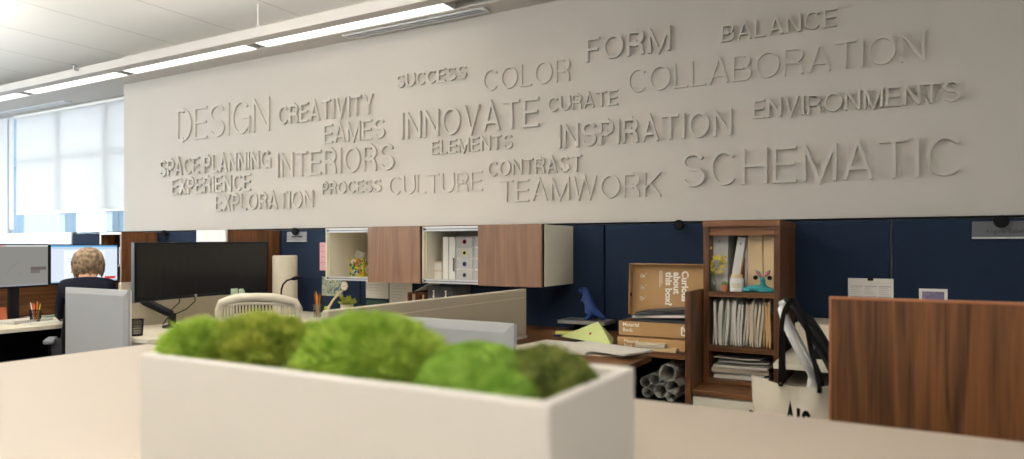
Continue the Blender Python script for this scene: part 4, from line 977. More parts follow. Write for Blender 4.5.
# folders stacked in the open box
M_file_dark = mat('dark_sample_pages', (52, 54, 58), .7, vary=.3, scale=60)
fc = [((196, 196, 192), .0), ((36, 38, 42), .04), ((170, 172, 170), -.08), ((30, 32, 36), .14), ((140, 146, 150), -.12), ((52, 54, 58), .06)]
zz = .823; nm = ['bottom light grey', 'black', 'grey', 'dark black', 'mid grey', 'topmost charcoal']
for k_, (rgb, rz) in enumerate(fc):
    th_ = .022 if k_ in (1, 3) else .016
    t = thing('material_folder', '%s folder in the stack inside the open cardboard box' % nm[k_], 'folder', (-1.148 + .006 * k_, 3.665 + .004 * (k_ % 2), zz), 'folders stacked in the open box', rz=rz)
    if k_ >= 4: t.rotation_euler = (0, -.06, rz)
    if k_ == 5: t.rotation_euler = (0, -.10, rz)
    wx, wy = (.160, .13) if k_ < 4 else (.150, .12)
    MB().box(-wx, -wy, 0, wx, wy, .0015).box(-wx, -wy, th_ - .0015, wx, wy, th_).box(-wx, -wy, .0015, -wx + .0015, wy, th_ - .0015).build('cover', mat('folder_%d' % rgb[0], rgb, .45), t, local=True)
    B(-wx + .003, -wy + .003, .002, wx - .004, wy - .003, th_ - .002).build('pages', M_paper if k_ in (0, 2, 4) else M_file_dark, t, local=True)
    zz += th_ + (.0012 if k_ < 3 else .006)
# notebook and wooden samples before the boxes
c_ = P(652, 349, Z=.757)
for k_, (dx_, dz_, lx, ly, th_, rz, m_, lb) in enumerate([(.05, 0, .17, .07, .016, .03, M_holder, 'light wooden sample block lying before the cardboard boxes'), (.0, .0175, .15, .075, .018, .12, M_paper2, 'grey-beige notepad lying on the wooden sample block')]):
    o = MB().obox((c_.x + dx_ - .0, 3.455, .7515 + dz_ + th_ / 2), (lx, ly, th_), rot(rz=rz)).build('sample_block' if k_ == 0 else 'notepad', m_, bevel=.002); tag(o, lb, 'sample' if k_ == 0 else 'notepad')
# papers spread on the return of the desk
z = .751
for k_, (px, py, lx, ly, th_, rz, m_, lb) in enumerate([(588, 351, .40, .30, .004, .2, M_paper2, 'large cream sheet at the bottom of the paper pile on the corner desk'), (565, 348, .42, .30, .012, -.12, M_paper, 'thick white document spread on the corner desk before the green pyramid'),
        (604, 349, .44, .22, .010, -.32, M_paper, 'long white paper stack reaching toward the cardboard boxes'), (538, 349, .26, .22, .006, .5, M_paper2, 'cream paper at the left of the desk pile, beside the grey screen')]):
    c_ = P(px, py, Z=z)
    o = MB().obox((c_.x, c_.y, z + th_ / 2), (lx, ly, th_), rot(rz=rz)).build('document', m_, bevel=.001); tag(o, lb, 'paper', 'papers on the corner desk'); z += th_ + .001
c_ = P(535, 330.5, Z=.76)
o = MB().obox((-1.72, 3.80, .759), (.24, .16, .014), rot(rz=.25)).build('folder', mat('blue_folder', (30, 42, 96), .6), bevel=.002); tag(o, 'dark blue folder lying on the desk right of the tall beige screen', 'folder')
o = MB().obox((-1.73, 3.78, .7705), (.21, .12, .008), rot(rx=.0, rz=.4)).build('notepad', mat('lime_paper', (204, 204, 110), .8), bevel=.001); tag(o, 'yellow-green notepad lying on the dark blue folder', 'notepad')
# green card pyramid
t = thing('card_pyramid', 'pale green folded card pyramid with a small red dot on the desk', 'desk sign', (-1.45, 3.52, .775))
M_pg = mat('pale_green_card', (194, 206, 138), .8, vary=.03)
zb = .776; p1, p2, p3, ap = P(560, 338.5, Y=3.56), P(612, 346.5, Y=3.36), P(614, 335, Y=3.62), P(598, 321.5, Y=3.50)
p4 = Vector((p1.x + .03, p1.y + .10, zb))
for p_ in (p1, p2, p3): p_.z = zb
mb = MB(); mb.add([p1, p2, p3, p4, ap], [(0, 1, 4), (1, 2, 4), (2, 3, 4), (3, 0, 4), (0, 3, 2, 1)]); mb.build('card', M_pg, t)
nr = (p2 - p1).cross(ap - p1).normalized()
if nr.y > 0: nr = -nr
dc = p1 * .3 + p2 * .33 + ap * .37
mb = MB(); u_ = (p2 - p1).normalized(); v_ = nr.cross(u_)
mb.add([dc + nr * .0012 + (u_ * math.cos(q * PI / 5) * 1.3 + v_ * math.sin(q * PI / 5)) * .008 for q in range(10)], [tuple(range(10))]); mb.build('red_dot', mat('red_brown_dot', (170, 70, 40), .6), t)
# riser with blue dinosaur
x0, x1 = PX(558, 3.98), PX(605, 3.98)
t = thing('desk_riser', 'narrow grey shelf riser on the desk under the blue dinosaur', 'shelf', ((x0 + x1) / 2, 4.07, .751))
B(x0, 3.97, .800, x1, 4.165, .822).build('board', mat('riser_grey', (126, 124, 122), .5), t, bevel=.002)
for x in (x0 + .05, x1 - .08): B(x, 4.05, .751, x + .03, 4.15, .80).build('leg', M_black, t)
ex = PX(590, 4.06)
t = thing('dinosaur_figurine', 'blue dinosaur figurine with a long tail on the grey riser', 'figurine', (ex, 4.06, .822))
M_blue = mat('blue_plastic', (38, 66, 122), .6, spec=.3, vary=.05)
o_ = (ex, 4.06, .822)
pts = off([(.0, 0, .085, .042, .034), (-.010, 0, .125, .042, .034), (-.022, 0, .160, .032, .028), (-.030, 0, .188, .030, .028), (-.060, 0, .182, .024, .024), (-.076, 0, .172, .018),
           (.035, 0, .055, .032, .026), (.07, 0, .026, .021), (.105, 0, .013, .011),
           (-.005, -.026, .055, .024, .018), (.012, -.030, .030, .016), (-.004, -.030, .010, .012), (-.028, -.030, .008, .010),
           (-.005, .026, .055, .024, .018), (.012, .030, .030, .016), (-.004, .030, .010, .012), (-.028, .030, .008, .010),
           (-.040, -.018, .128, .009), (-.058, -.018, .118, .006), (-.040, .018, .128, .009), (-.058, .018, .118, .006)], o_)
skin_mesh(pts, [(0, 1), (1, 2), (2, 3), (3, 4), (4, 5), (0, 6), (6, 7), (7, 8), (0, 9), (9, 10), (10, 11), (11, 12), (0, 13), (13, 14), (14, 15), (15, 16), (1, 17), (17, 18), (1, 19), (19, 20)]).build('body', M_blue, t, smooth=True)
for s_ in (-1, 1): MB().ball((o_[0] - .05, o_[1] + s_ * .022, o_[2] + .196), .004, 8).build('eye', M_black, t)

# ---------------- screens between the desks
def bevel_screen(x0, x1, y, z0, z1, lb, name='desk_screen'):
    t = thing(name, lb, 'desk screen', ((x0 + x1) / 2, y, z0), 'grey fabric desk screens')
    i = .034; d = .010; mb = MB()
    o4 = [(x0, y + d, z0), (x1, y + d, z0), (x1, y + d, z1), (x0, y + d, z1)]; f4 = [(x0 + i, y, z0), (x1 - i, y, z0), (x1 - i, y, z1 - i), (x0 + i, y, z1 - i)]; b4 = [(x, y + d + .014, z) for x, _, z in o4]
    mb.add(f4 + o4 + b4, [(0, 1, 2, 3), (11, 10, 9, 8)] + [(k, 4 + k, 4 + (k + 1) % 4, (k + 1) % 4) for k in range(4)] + [(4 + k, 8 + k, 8 + (k + 1) % 4, 4 + (k + 1) % 4) for k in range(4)])
    mb.build('pad', M_fgrey, t, bevel=.003)
    B(x0 + .002, y + d + .014, z0, x1 - .002, y + d + .022, z1 - .003).build('backing', M_white, t)
    for x in (x0 + .1, x1 - .13): B(x, y + d, .0, x + .03, y + d + .03, z0).build('bracket', M_grey, t)
bevel_screen(-1.93, PX(514, 2.16), 2.15, .55, 1.008, 'light grey padded fabric screen in the middle, behind the moss')
bevel_screen(PX(67, 2.42), PX(129.8, 2.42), 2.40, .55, 1.030, 'light grey padded fabric screen at the left, in front of the seated person')
def beige_screen(x, y0, y1, z0, z1, lb):
    t = thing('desk_screen', lb, 'desk screen', (x, (y0 + y1) / 2, z0), 'beige fabric desk screens')
    B(x, y0, z0 + .015, x + .034, y1, z1).build('pad', M_fbeige, t, bevel=.006)
    B(x + .033, y0 + .01, z1 - .05, x + .0352, y1 - .01, z1 - .046).build('seam', M_paper2, t)
    B(x - .003, y0, z0, x + .037, y1 + .002, z0 + .015).build('base_rail', M_white, t)
beige_screen(-1.970, 1.98, 3.58, .751, 1.036, 'tall beige fabric screen in the middle, standing across the desk')
beige_screen(-4.535, 2.72, 3.60, .30, 1.046, 'beige fabric screen at the left, between the person and the wide dark monitor')
# ================================================================== MIDDLE CUBICLE (wide monitor)
t = thing('corner_desk', 'cream L-shaped desk carrying the wide dark monitor', 'desk', (-3.2, 3.4, 0))
MB().prism([(-4.495, 2.45), (-3.80, 2.45), (-3.75, 2.50), (-3.75, 3.25), (-3.58, 3.42), (-2.365, 3.42), (-2.365, 4.165), (-4.495, 4.165)], lambda u, v, d: (u, v, d), .722, .75).build('desk_top', M_cream, t, bevel=.003)
B(-4.49, 4.10, .2, -2.37, 4.13, .72).build('modesty_panel', M_navy, t)
for x, y in ((-3.83, 2.50), (-2.45, 3.46), (-4.45, 2.50)): B(x, y, 0, x + .05, y + .05, .722).build('leg', M_grey, t)
# curved wide monitor
t = thing('curved_monitor', 'very wide curved dark monitor switched off, on a black arm', 'monitor', (-4.22, 2.87, .751))
ya, yb, n = 2.655, 3.715, 16
def arc_pts(o0, o1, y0, y1):
    f = [(-4.315 + .06 * (2 * i / n - 1) ** 2 + o1, y0 + (y1 - y0) * i / n) for i in range(n + 1)]
    b_ = [(-4.315 + .06 * (2 * i / n - 1) ** 2 + o0, y0 + (y1 - y0) * i / n) for i in range(n + 1)]
    return f + b_[::-1]
def zup(v): return (v - ya) / (yb - ya) * .012
M_bez = mat('monitor_shell', (66, 69, 74), .5, metal=.1)
MB().prism(arc_pts(-.03, 0, ya, yb), lambda u, v, d: (u, v, d + zup(v)), .925, 1.310).build('shell', M_bez, t)
sc = MB().prism(arc_pts(0, .004, ya + .004, yb - .004), lambda u, v, d: (u, v, d + zup(v)), .929, 1.306).build('bezel', M_black, t)
MB().prism(arc_pts(.004, .005, ya + .012, yb - .012), lambda u, v, d: (u, v, d + zup(v)), .948, 1.298).build('screen', M_screen, sc)
c_ = (-4.309 + .005 * .0, 3.16)
lg = MB(); yc = 3.135
ribbon(lg, [(.008 * math.cos(i * PI / 8), .008 * math.sin(i * PI / 8)) for i in range(17)], .003, lambda u, v, d: (-4.3105 + d, yc + u, .9435 + v + .0), .0006)
for s_ in (-.002, .002): lg.box(-4.3105, yc + s_ - .0006, .939, -4.3098, yc + s_ + .0006, .948)
lg.build('logo_mark', M_alu, sc)
ar = MB().tube([(-4.20, 2.88, .765), (-4.20, 2.88, .845)], .024, 14).build('arm_post', M_black, t)
MB().tube([(-4.20, 2.88, .751), (-4.20, 2.88, .766)], .06, 18).build('base', M_black, t)
MB().tube([(-4.20, 2.88, .838), (-4.215, 2.85, .856), (-4.30, 2.76, .925), (-4.335, 2.745, .945)], [.022, .026, .026, .022], 10).tube([(-4.365, 2.745, .935), (-4.38, 2.745, .99), (-4.385, 3.10, 1.10), (-4.36, 3.19, 1.12)], [.02, .024, .024, .02], 10).tube([(-4.335, 2.745, .945), (-4.37, 2.745, .945)], .02, 10).build('arm', M_black, t)
MB().box(-4.352, 3.11, 1.05, -4.345, 3.27, 1.19).build('mount_plate', M_black, t)
for k_, (y0, y1) in enumerate(((2.98, 3.02), (3.10, 2.97))):
    MB().tube([(-4.35, y0 + .06, .97), (-4.34, y0 + .05, .90), (-4.36, y0, .85), (-4.38, y1, .80), (-4.40, y1 - .02, .754)], .0035, 6).build('cable', M_black, t)
# sticky notes on its lower edge
M_note = mat('sticky_green', (196, 212, 186), .8)
for px0, px1, lb in ((230.5, 237.5, 'left pale green sticky note on the lower edge of the wide monitor'), (238.5, 250.5, 'right pale green sticky note on the lower edge of the wide monitor')):
    a, b_ = P(px0, 290, X=-4.29), P(px1, 290, X=-4.29)
    z1 = P((px0 + px1) / 2, 288.5, X=-4.29).z
    o = B(-4.287, a.y, z1 - .052, -4.2855, b_.y, z1).build('sticky_note', M_note); tag(o, lb, 'sticky note', 'sticky notes on the wide monitor')
# black mesh cup
def mesh_cup(c, r, h, lb, cat='pen cup', m=None):
    t = thing('pen_cup', lb, cat, c)
    mb = MB()
    for k_ in range(20):
        a = 2 * PI * k_ / 20
        for tw in (-1, 1):
            mb.tube([(c[0] + (r * .86 + r * .14 * s_) * math.cos(a + tw * s_ * .9), c[1] + (r * .86 + r * .14 * s_) * math.sin(a + tw * s_ * .9), c[2] + .006 + (h - .01) * s_) for s_ in (0, .25, .5, .75, 1)], .0016, 4)
    mb.build('mesh_wall', m or M_black, t)
    MB().lathe([(r * .88, 0), (r * .88, .006)], c, 20).build('base', m or M_black, t)
    mb = MB(); mb.tube([(c[0] + r * math.cos(2 * PI * i / 24), c[1] + r * math.sin(2 * PI * i / 24), c[2] + h) for i in range(25)], .003, 6, cap=False); mb.build('rim', m or M_black, t)
    return t
c_ = P(136.5, 335.5, Z=.751)
mesh_cup((c_.x, c_.y, .751), .038, .095, 'black wire mesh cup on the cream desk right of the left grey screen')

# cream chair with a slatted back
CH = P(260, 300, Y=3.05)
t = thing('slat_back_chair', 'cream plastic chair with a slatted rounded back behind the moss', 'chair', (CH.x, 3.05, 0), rz=YAW + .06); t.location.z = -.045
hw = .245
def bk(x): return -.02 - .06 * (1 - (x / hw) ** 2)      # the back curves around the sitter
fr = MB(); path = [(-hw + .012, .62), (-hw, .80), (-hw, .935), (-hw + .02, .975), (-hw + .07, .992), (-.10, 1.010), (0, 1.014), (.10, 1.010), (hw - .07, .992), (hw - .02, .975), (hw, .935), (hw, .80), (hw - .012, .62)]
fr.tube([(x, bk(x), z) for x, z in path], [.018, .022, .025, .027, .028, .027, .026, .027, .028, .027, .025, .022, .018], 10)
fr.tube([(-hw + .012 + i * (2 * hw - .024) / 8, bk(-hw + .012 + i * (2 * hw - .024) / 8), .62) for i in range(9)], .016, 10)
fr.build('back_frame', M_creamp, t, smooth=True, local=True)
for k_ in range(21):
    x = -.205 + .41 * k_ / 20
    MB().tube([(x, bk(x), .63), (x, bk(x) + .006, .80), (x, bk(x), .955 + .02 * (1 - (x / hw) ** 2))], [.0055, .006, .0055], 6).build('slat', M_creamp, t, local=True)
fr2 = MB().tube([(-.205 + .41 * i / 10, bk(-.205 + .41 * i / 10), .955 + .02 * (1 - ((-.205 + .41 * i / 10) / hw) ** 2)) for i in range(11)], .010, 8).build('top_slat_rail', M_creamp, t, local=True, smooth=True)
M_wire = mat('chair_spine', (196, 188, 170), .5)
MB().tube([(0, -.09, .70), (0, -.10, .55), (0, -.05, .46), (0, .1, .44)], [.02, .026, .026, .03], 10).build('spine', M_wire, t, local=True)
MB().prism([(.23 * math.copysign(abs(math.cos(a * PI / 16)) ** .6, math.cos(a * PI / 16)), .23 * math.copysign(abs(math.sin(a * PI / 16)) ** .6, math.sin(a * PI / 16))) for a in range(32)], lambda u, v, d: (u, .20 + v, d), .45, .49).build('seat', M_creamp, t, bevel=.01, local=True)
MB().tube([(0, .2, .45), (0, .2, .11)], .026, 12).build('column', M_grey, t, local=True)
for k_ in range(5):
    a = 2 * PI * k_ / 5
    l_ = MB().tube([(0, .2, .12), (.29 * math.cos(a), .2 + .29 * math.sin(a), .07)], [.024, .014], 8).build('leg', M_creamp, t, local=True)
    MB().tube([(.29 * math.cos(a) - .012 * math.sin(a), .2 + .29 * math.sin(a) + .012 * math.cos(a), .03), (.29 * math.cos(a) + .012 * math.sin(a), .2 + .29 * math.sin(a) - .012 * math.cos(a), .03)], .03, 12).build('caster', M_black, l_, local=True)

# tall cream cylinder and black gooseneck lamp
cc = P(285, 300, Y=3.92)
t = thing('tall_cylinder', 'tall off-white cylinder with a recessed grey top standing by the navy panel', 'cylinder', (cc.x, 3.92, .751))
MB().lathe([(.092, 0), (.095, .006), (.095, .452), (.090, .462), (.082, .462), (.082, .450), (.001, .450)], (cc.x, 3.92, .751), 40).build('body', M_creamp, t, smooth=False)
MB().lathe([(.080, .451), (.080, .457), (.001, .457)], (cc.x, 3.92, .751), 32).build('top_grille', M_paperg, t)
lp = lambda px, py: P(px, py, Y=3.62)
b0 = lp(281, 297)
t = thing('desk_lamp', 'thin black gooseneck desk lamp before the tall off-white cylinder', 'lamp', (b0.x, 3.62, .751))
MB().lathe([(.055, 0), (.058, .008), (.05, .016), (.01, .02)], (b0.x, 3.62, .751), 24).build('base', M_black, t)
MB().tube([(b0.x, 3.62, .765), (b0.x, 3.62, lp(281, 297).z), tuple(lp(281.3, 290)), tuple(lp(283, 284.5)), tuple(lp(287, 280.5)), tuple(lp(292, 279))], .006, 10).build('neck', M_black, t, smooth=True)
MB().tube([tuple(lp(291, 279.3)), tuple(lp(294, 278.5)), tuple(lp(300, 277.2)), tuple(lp(301, 277))], [.007, .014, .015, .008], 10).build('lamp_head', M_black, t, smooth=True)

# pinned cards and papers under and beside the overhead cabinets
def pinned(name, px0, py0, px1, py1, m, lb, cat, grp=None, lines=0, ink=None):
    a, c = P(px0, py0, Y=PY - .004), P(px1, py1, Y=PY - .004)
    t = thing(name, lb, cat, ((a.x + c.x) / 2, PY, c.z), grp)
    B(a.x, PY - .005, c.z, c.x, PY - .002, a.z).build('sheet', m, t)
    if lines:
        mb = MB(); h = a.z - c.z; w_ = c.x - a.x; rr = random.Random(int(px0))
        for k_ in range(lines):
            z0 = a.z - h * (.12 + .78 * k_ / lines); mb.box(a.x + w_ * .12, PY - .0056, z0 - .003, a.x + w_ * rr.uniform(.5, .9), PY - .0048, z0)
        mb.build('print', ink or M_paperg, t)
    return t
M_pinkc = mat('pink_card', (222, 170, 172), .8)
pinned('pink_card', 319.8, 242.5, 329, 270.5, M_pinkc, 'pink card pinned on the navy panel at the left edge of the overhead cabinet', 'card', lines=4, ink=mat('card_print', (170, 110, 120), .8))
m, nt, b = nodes_of('map_print'); tc = nt.nodes.new('ShaderNodeTexCoord'); no = nt.nodes.new('ShaderNodeTexNoise'); no.inputs['Scale'].default_value = 22; no.inputs['Distortion'].default_value = 1.5
rp = nt.nodes.new('ShaderNodeValToRGB'); rp.color_ramp.interpolation = 'CONSTANT'
for p_, c_ in ((0, (70, 96, 110)), (.42, (150, 160, 130)), (.52, (188, 186, 160)), (.60, (110, 132, 140))):
    e = rp.color_ramp.elements[0] if p_ == 0 else rp.color_ramp.elements.new(p_)
    e.position = p_; e.color = (*lin(c_), 1)
rp.color_ramp.elements[-1].color = (*lin((96, 116, 104)), 1)
nt.links.new(tc.outputs['Object'], no.inputs['Vector']); nt.links.new(no.outputs['Fac'], rp.inputs[0]); nt.links.new(rp.outputs[0], b.inputs['Base Color'])
pinned('map_postcard', 322, 276.5, 343, 296.5, m, 'map postcard in blue and sand tones pinned below the left overhead cabinet', 'postcard')
c_ = P(344.5, 286, Y=PY - .01)
t = thing('round_badge', 'round white badge overlapping the map postcard', 'badge', (c_.x, PY, c_.z))
MB().tube([(c_.x, PY - .008, c_.z), (c_.x, PY - .014, c_.z)], .037, 24).build('rim', M_holder, t)
MB().tube([(c_.x, PY - .0135, c_.z), (c_.x, PY - .016, c_.z)], .030, 24).build('face', M_paper, t)
MB().box(c_.x - .018, PY - .0168, c_.z - .004, c_.x + .016, PY - .0158, c_.z + .004).build('print', M_paperg, t)
pinned('memo', 366, 279, 388.5, 299, M_paper, 'left white memo pinned under the left overhead cabinet', 'paper', 'memos under the overhead cabinet', lines=5)
pinned('memo', 389.5, 279, 412, 307, M_paper, 'right longer white memo pinned under the left overhead cabinet', 'paper', 'memos under the overhead cabinet', lines=7)
pinned('green_card', 366.5, 299.8, 388.5, 312, mat('green_card', (52, 84, 72), .8), 'dark green card pinned below the left white memo', 'card')
# pens in a glass
cx_ = PX(317.5, 3.85)
t = thing('pen_cup', 'clear cup full of brown and black pens left of the overhead cabinet', 'pen cup', (cx_, 3.85, .751))
MB().lathe([(.030, 0), (.034, .10), (.032, .10), (.028, .005), (.001, .005)], (cx_, 3.85, .751), 20).build('cup', M_vase, t)
rr = random.Random(4)
for k_, rgb in enumerate([(190, 120, 50), (60, 40, 36), (160, 90, 50), (200, 160, 90), (40, 40, 44), (150, 50, 44), (214, 140, 40)]):
    a = k_ * .9; dx_, dy_ = .016 * math.cos(a), .014 * math.sin(a)
    MB().tube([(cx_ + dx_ * .4, 3.85 + dy_ * .4, .758), (cx_ + dx_ * 1.6, 3.85 + dy_ * 1.6, .90 + rr.uniform(0, .03)), (cx_ + dx_ * 1.75, 3.85 + dy_ * 1.75, .925 + rr.uniform(0, .03))], [.0042, .0042, .001], 6).build('pen', mat('pen_%d' % rgb[0], rgb, .5), t)
rx = PX(326, 3.88)
t = thing('wooden_spoon', 'pale wooden spoon shape leaning beside the cup of pens', 'spoon', (rx, 3.88, .751))
MB().tube([(rx - .02, 3.89, .752), (rx - .012, 3.92, .82), (rx, 3.96, .88), (rx + .02, 4.0, .925), (rx + .035, 4.02, .945)], [.010, .010, .009, .010, .006], 10).build('spoon', M_holder, t, smooth=True)
gx = PX(326.5, 3.95)
t = thing('toy_figure', 'tiny figure with green head and blue body beside the cup of pens', 'figurine', (gx, 3.95, .751))
MB().lathe([(.020, 0), (.024, .012), (.016, .034), (.009, .044)], (gx, 3.95, .751), 16).build('body', mat('toy_blue', (70, 130, 160), .5), t)
MB().ball((gx, 3.95, .751 + .058), .019, 12).build('head', mat('toy_green', (160, 180, 60), .5), t)
sx2 = PX(347, 4.0)
t = thing('potted_succulent', 'yellow-green succulent in a white pot below the round badge', 'plant', (sx2, 4.0, .751))
MB().lathe([(.040, 0), (.050, .094), (.047, .094), (.044, .086), (.001, .084)], (sx2, 4.0, .751), 24).build('pot', M_paper2, t)
mb = MB(); rr = random.Random(8)
for k_ in range(30):
    a = k_ * 2.4; el = rr.uniform(.2, 1.3); d = Vector((math.cos(a) * math.cos(el), math.sin(a) * math.cos(el), math.sin(el)))
    l_ = rr.uniform(.05, .085); o3 = Vector((sx2, 4.0, .838))
    mb.tube([o3, o3 + d * l_ * .6, o3 + d * l_ * .85 + Vector((0, 0, .004)), o3 + d * l_ + Vector((0, 0, .010))], [.002, .006, .010, .002], 6)
mb.build('leaves', mat('succulent_lime', (138, 150, 50), .55, vary=.25, scale=40), t)
# small frames, grey file boxes
for k_, (px0, px1, lb) in enumerate(((407.5, 416.5, 'left small wood-edged box frame under the overhead cabinets'), (417.5, 425.5, 'right small wood-edged box frame beside the dark grey file boxes'))):
    a, b_ = PX(px0, 3.98), PX(px1, 3.98)
    t = thing('box_frame', lb, 'frame', ((a + b_) / 2, 4.0, .751), 'small box frames on the desk')
    zt = .955; w_ = .012
    MB().box(a, 3.98, .751, a + w_, 4.10, zt).box(b_ - w_, 3.98, .751, b_, 4.10, zt).box(a + w_, 3.98, zt - w_, b_ - w_, 4.10, zt).box(a + w_, 3.98, .751, b_ - w_, 4.10, .751 + w_).build('frame', mat('red_brown_wood', (126, 70, 46), .5), t)
    B(a + w_, 4.02, .751 + w_, b_ - w_, 4.09, zt - w_).build('insert', M_paper2, t)
o = MB().obox((PX(427, 4.0), 4.03, 1.0), (.155, .16, .004), rot(ry=-.42)).build('loose_sheet', M_paperg)
tag(o, 'grey loose sheet tilted on top of the box frames and file boxes', 'paper')
M_file = mat('file_box_grey', (74, 76, 80), .7)
for k_, (px0, px1, lb) in enumerate(((428, 439.2, 'left dark grey file box with white upright lettering'), (439.8, 451.5, 'right dark grey file box with white upright lettering'))):
    a, b_ = PX(px0, 3.90), PX(px1, 3.90)
    t = thing('file_box', lb, 'file box', ((a + b_) / 2, 3.9, .751), 'dark grey file boxes under the cabinet')
    MB().prism([(3.90, .751), (4.14, .751), (4.14, 1.012), (3.90, 1.012)], lambda u, v, d: (d, u, v), a, b_).build('body', M_file, t, bevel=.002)
    mb = MB(); xm = (a + b_) / 2
    for q in range(5):
        z0 = .985 - q * .018
        mb.box(xm - .008 + .002 * (q % 2), 3.8985, z0 - .012, xm + .008 - .003 * (q % 3), 3.8996, z0 - (.008 if q % 2 else .004))
    mb.box(xm - .002, 3.8985, .90, xm + .006, 3.8996, .985); mb.build('lettering', M_print, t)

# ================================================================== LEFT CUBICLE (seated person)
t = thing('corner_desk', 'cream desk with notebooks and two lit monitors at the far left', 'desk', (-5.6, 3.2, 0))
MB().prism([(-5.84, 1.7), (-5.06, 1.7), (-5.06, 3.28), (-4.94, 3.42), (-4.56, 3.42), (-4.56, 4.165), (-6.95, 4.165), (-6.95, 3.42), (-5.84, 3.42)], lambda u, v, d: (u, v, d), .722, .75).build('desk_top', M_cream, t, bevel=.003)
B(-5.80, 1.75, .05, -5.77, 3.40, .72).build('modesty_panel', M_dark, t)
B(-5.75, 1.72, .05, -5.10, 1.75, .72).build('end_leg', M_dark, t)
B(-5.40, 3.30, .05, -4.60, 3.33, .70).build('drawer_back', M_dark, t)
t = B(-5.882, 1.6, 0, -5.85, 3.415, 1.085).build('wood_screen', M_wy, bevel=.002)
tag(t, 'low walnut back panel behind the two lit monitors at the left', 'panel')
def hutch(x0, x1, y0, lb, open_):
    t = thing('desk_hutch', lb, 'cabinet', ((x0 + x1) / 2, 3.95, .751), 'walnut hutches against the navy panels')
    z1 = 1.418; th = .02
    for x in (x0, x1 - th): B(x, y0, .751, x + th, 4.165, z1).build('side_panel', M_wz, t)
    B(x0 + th, y0, z1 - th, x1 - th, 4.165, z1).build('top_panel', M_wx, t)
    B(x0 + th, 4.15, .751, x1 - th, 4.165, z1 - th).build('back_panel', M_wz, t)
    for z in (.751, 1.10): B(x0 + th, y0 + .01, z, x1 - th, 4.15, z + .018).build('shelf', M_wx, t)
    if open_: MB().box(x0, y0 - .006, z1 - .022, x1, y0, z1).box(x0, y0 - .006, .78, x0 + .014, y0, z1 - .022).build('edge_strip', M_white, t)
    else: B(x0 + .004, y0 - .02, z1 - .11, x1 - .004, y0 - .001, z1 - .002).build('flap_door', M_white, t, bevel=.003)
    return t
hutch(-6.635, -6.30, 3.81, 'left walnut hutch with open shelves behind the seated person', True)
hutch(-4.99, -4.627, 3.65, 'right walnut hutch with white flap, half hidden behind the wide monitor', False)
rr = random.Random(12)
for k_ in range(4):
    x = -6.42 + .022 * k_ * 1.2; h = .16 + .025 * (k_ % 2)
    nm_ = ['leftmost', 'second', 'third', 'rightmost'][k_]; rgb = [(210, 206, 200), (150, 60, 60), (80, 110, 90), (226, 220, 204)][k_]
    t = thing('book', '%s thin book on the upper shelf of the left walnut hutch' % nm_, 'book', (x + .01, 3.86, 1.119), 'books in the left hutch')
    MB().box(x, 3.86, 1.119, x + .002, 4.02, 1.119 + h).box(x + .020, 3.86, 1.119, x + .022, 4.02, 1.119 + h).box(x + .002, 3.86, 1.119, x + .020, 3.862, 1.119 + h).build('cover', mat('book_%d' % rgb[0], rgb, .6), t)
    B(x + .0025, 3.864, 1.121, x + .0195, 4.015, 1.117 + h).build('pages', M_paper, t)
# monitors
def monitor(yc, rz, w_, z0, h, lb, kind, x):
    t = thing('monitor', lb, 'monitor', (x, yc, .751), 'lit monitors of the seated person', rz=rz)
    # local: screen faces +x
    B(-.012, -w_ / 2, z0 - .751, .012, w_ / 2, z0 - .751 + h).build('shell', M_black, t, bevel=.003, local=True)
    g = B(.012, -w_ / 2 + .008, z0 - .751 + .014, .0135, w_ / 2 - .008, z0 - .751 + h - .008).build('screen', glow('screen_' + kind, (222, 234, 246) if kind == 'page' else (176, 174, 168), .95 if kind == 'page' else .56), t, local=True)
    zb, zt = z0 - .751 + .014, z0 - .751 + h - .008; ya_, yb_ = -w_ / 2 + .008, w_ / 2 - .008
    def patch(n_, u0, v0, u1, v1, col, e=.9):
        B(.0135, ya_ + (yb_ - ya_) * u0, zb + (zt - zb) * v0, .0140, ya_ + (yb_ - ya_) * u1, zb + (zt - zb) * v1).build(n_, glow('px_%s_%d' % (kind, len(MATS)), col, e), g, local=True)
    if kind == 'page':
        patch('menu_bar', 0, .955, 1, 1, (110, 180, 232)); patch('tool_bar', 0, .90, 1, .95, (200, 220, 240)); patch('page', .18, .08, .80, .86, (240, 246, 252), 1.0); patch('red_button', .76, .06, .97, .13, (210, 70, 70)); patch('text_block', .24, .55, .5, .57, (190, 200, 214)); patch('text_block', .24, .62, .6, .64, (190, 200, 214)); patch('task_bar', 0, 0, 1, .035, (170, 196, 226))
    else:
        patch('menu_bar', 0, .955, 1, 1, (205, 205, 205)); patch('red_tab', .0, .955, .30, 1, (190, 110, 110)); patch('drawing', .70, .38, .97, .46, (130, 120, 112), .6); patch('drawing', .70, .30, .86, .38, (140, 134, 126), .6)
        for k_ in range(9): patch('drawing', .30 + .028 * (k_ * 5 % 9), .30 + .05 * (k_ * 4 % 7), .306 + .028 * (k_ * 5 % 9), .318 + .05 * (k_ * 4 % 7), (80, 80, 80), .5)
        patch('task_bar', 0, 0, 1, .04, (150, 150, 154))
    MB().box(-.05, -.035, .012, -.025, .035, z0 - .751 + h * .5).box(-.03, -.05, z0 - .751 + h * .35, -.012, .05, z0 - .751 + h * .65).build('stand', M_black, t, local=True)
    MB().prism([(-.13, -.12), (.08, -.12), (.08, .12), (-.13, .12)], lambda u, v, d: (u, v, d), 0, .012).build('foot', M_black, t, bevel=.004, local=True)
    return t
def seg(px0, px1, x0, x1): a, b_ = P(px0, 260, X=x0), P(px1, 260, X=x1); return a, b_
a, b_ = P(49, 260, X=-5.60), P(117, 260, X=-5.62)
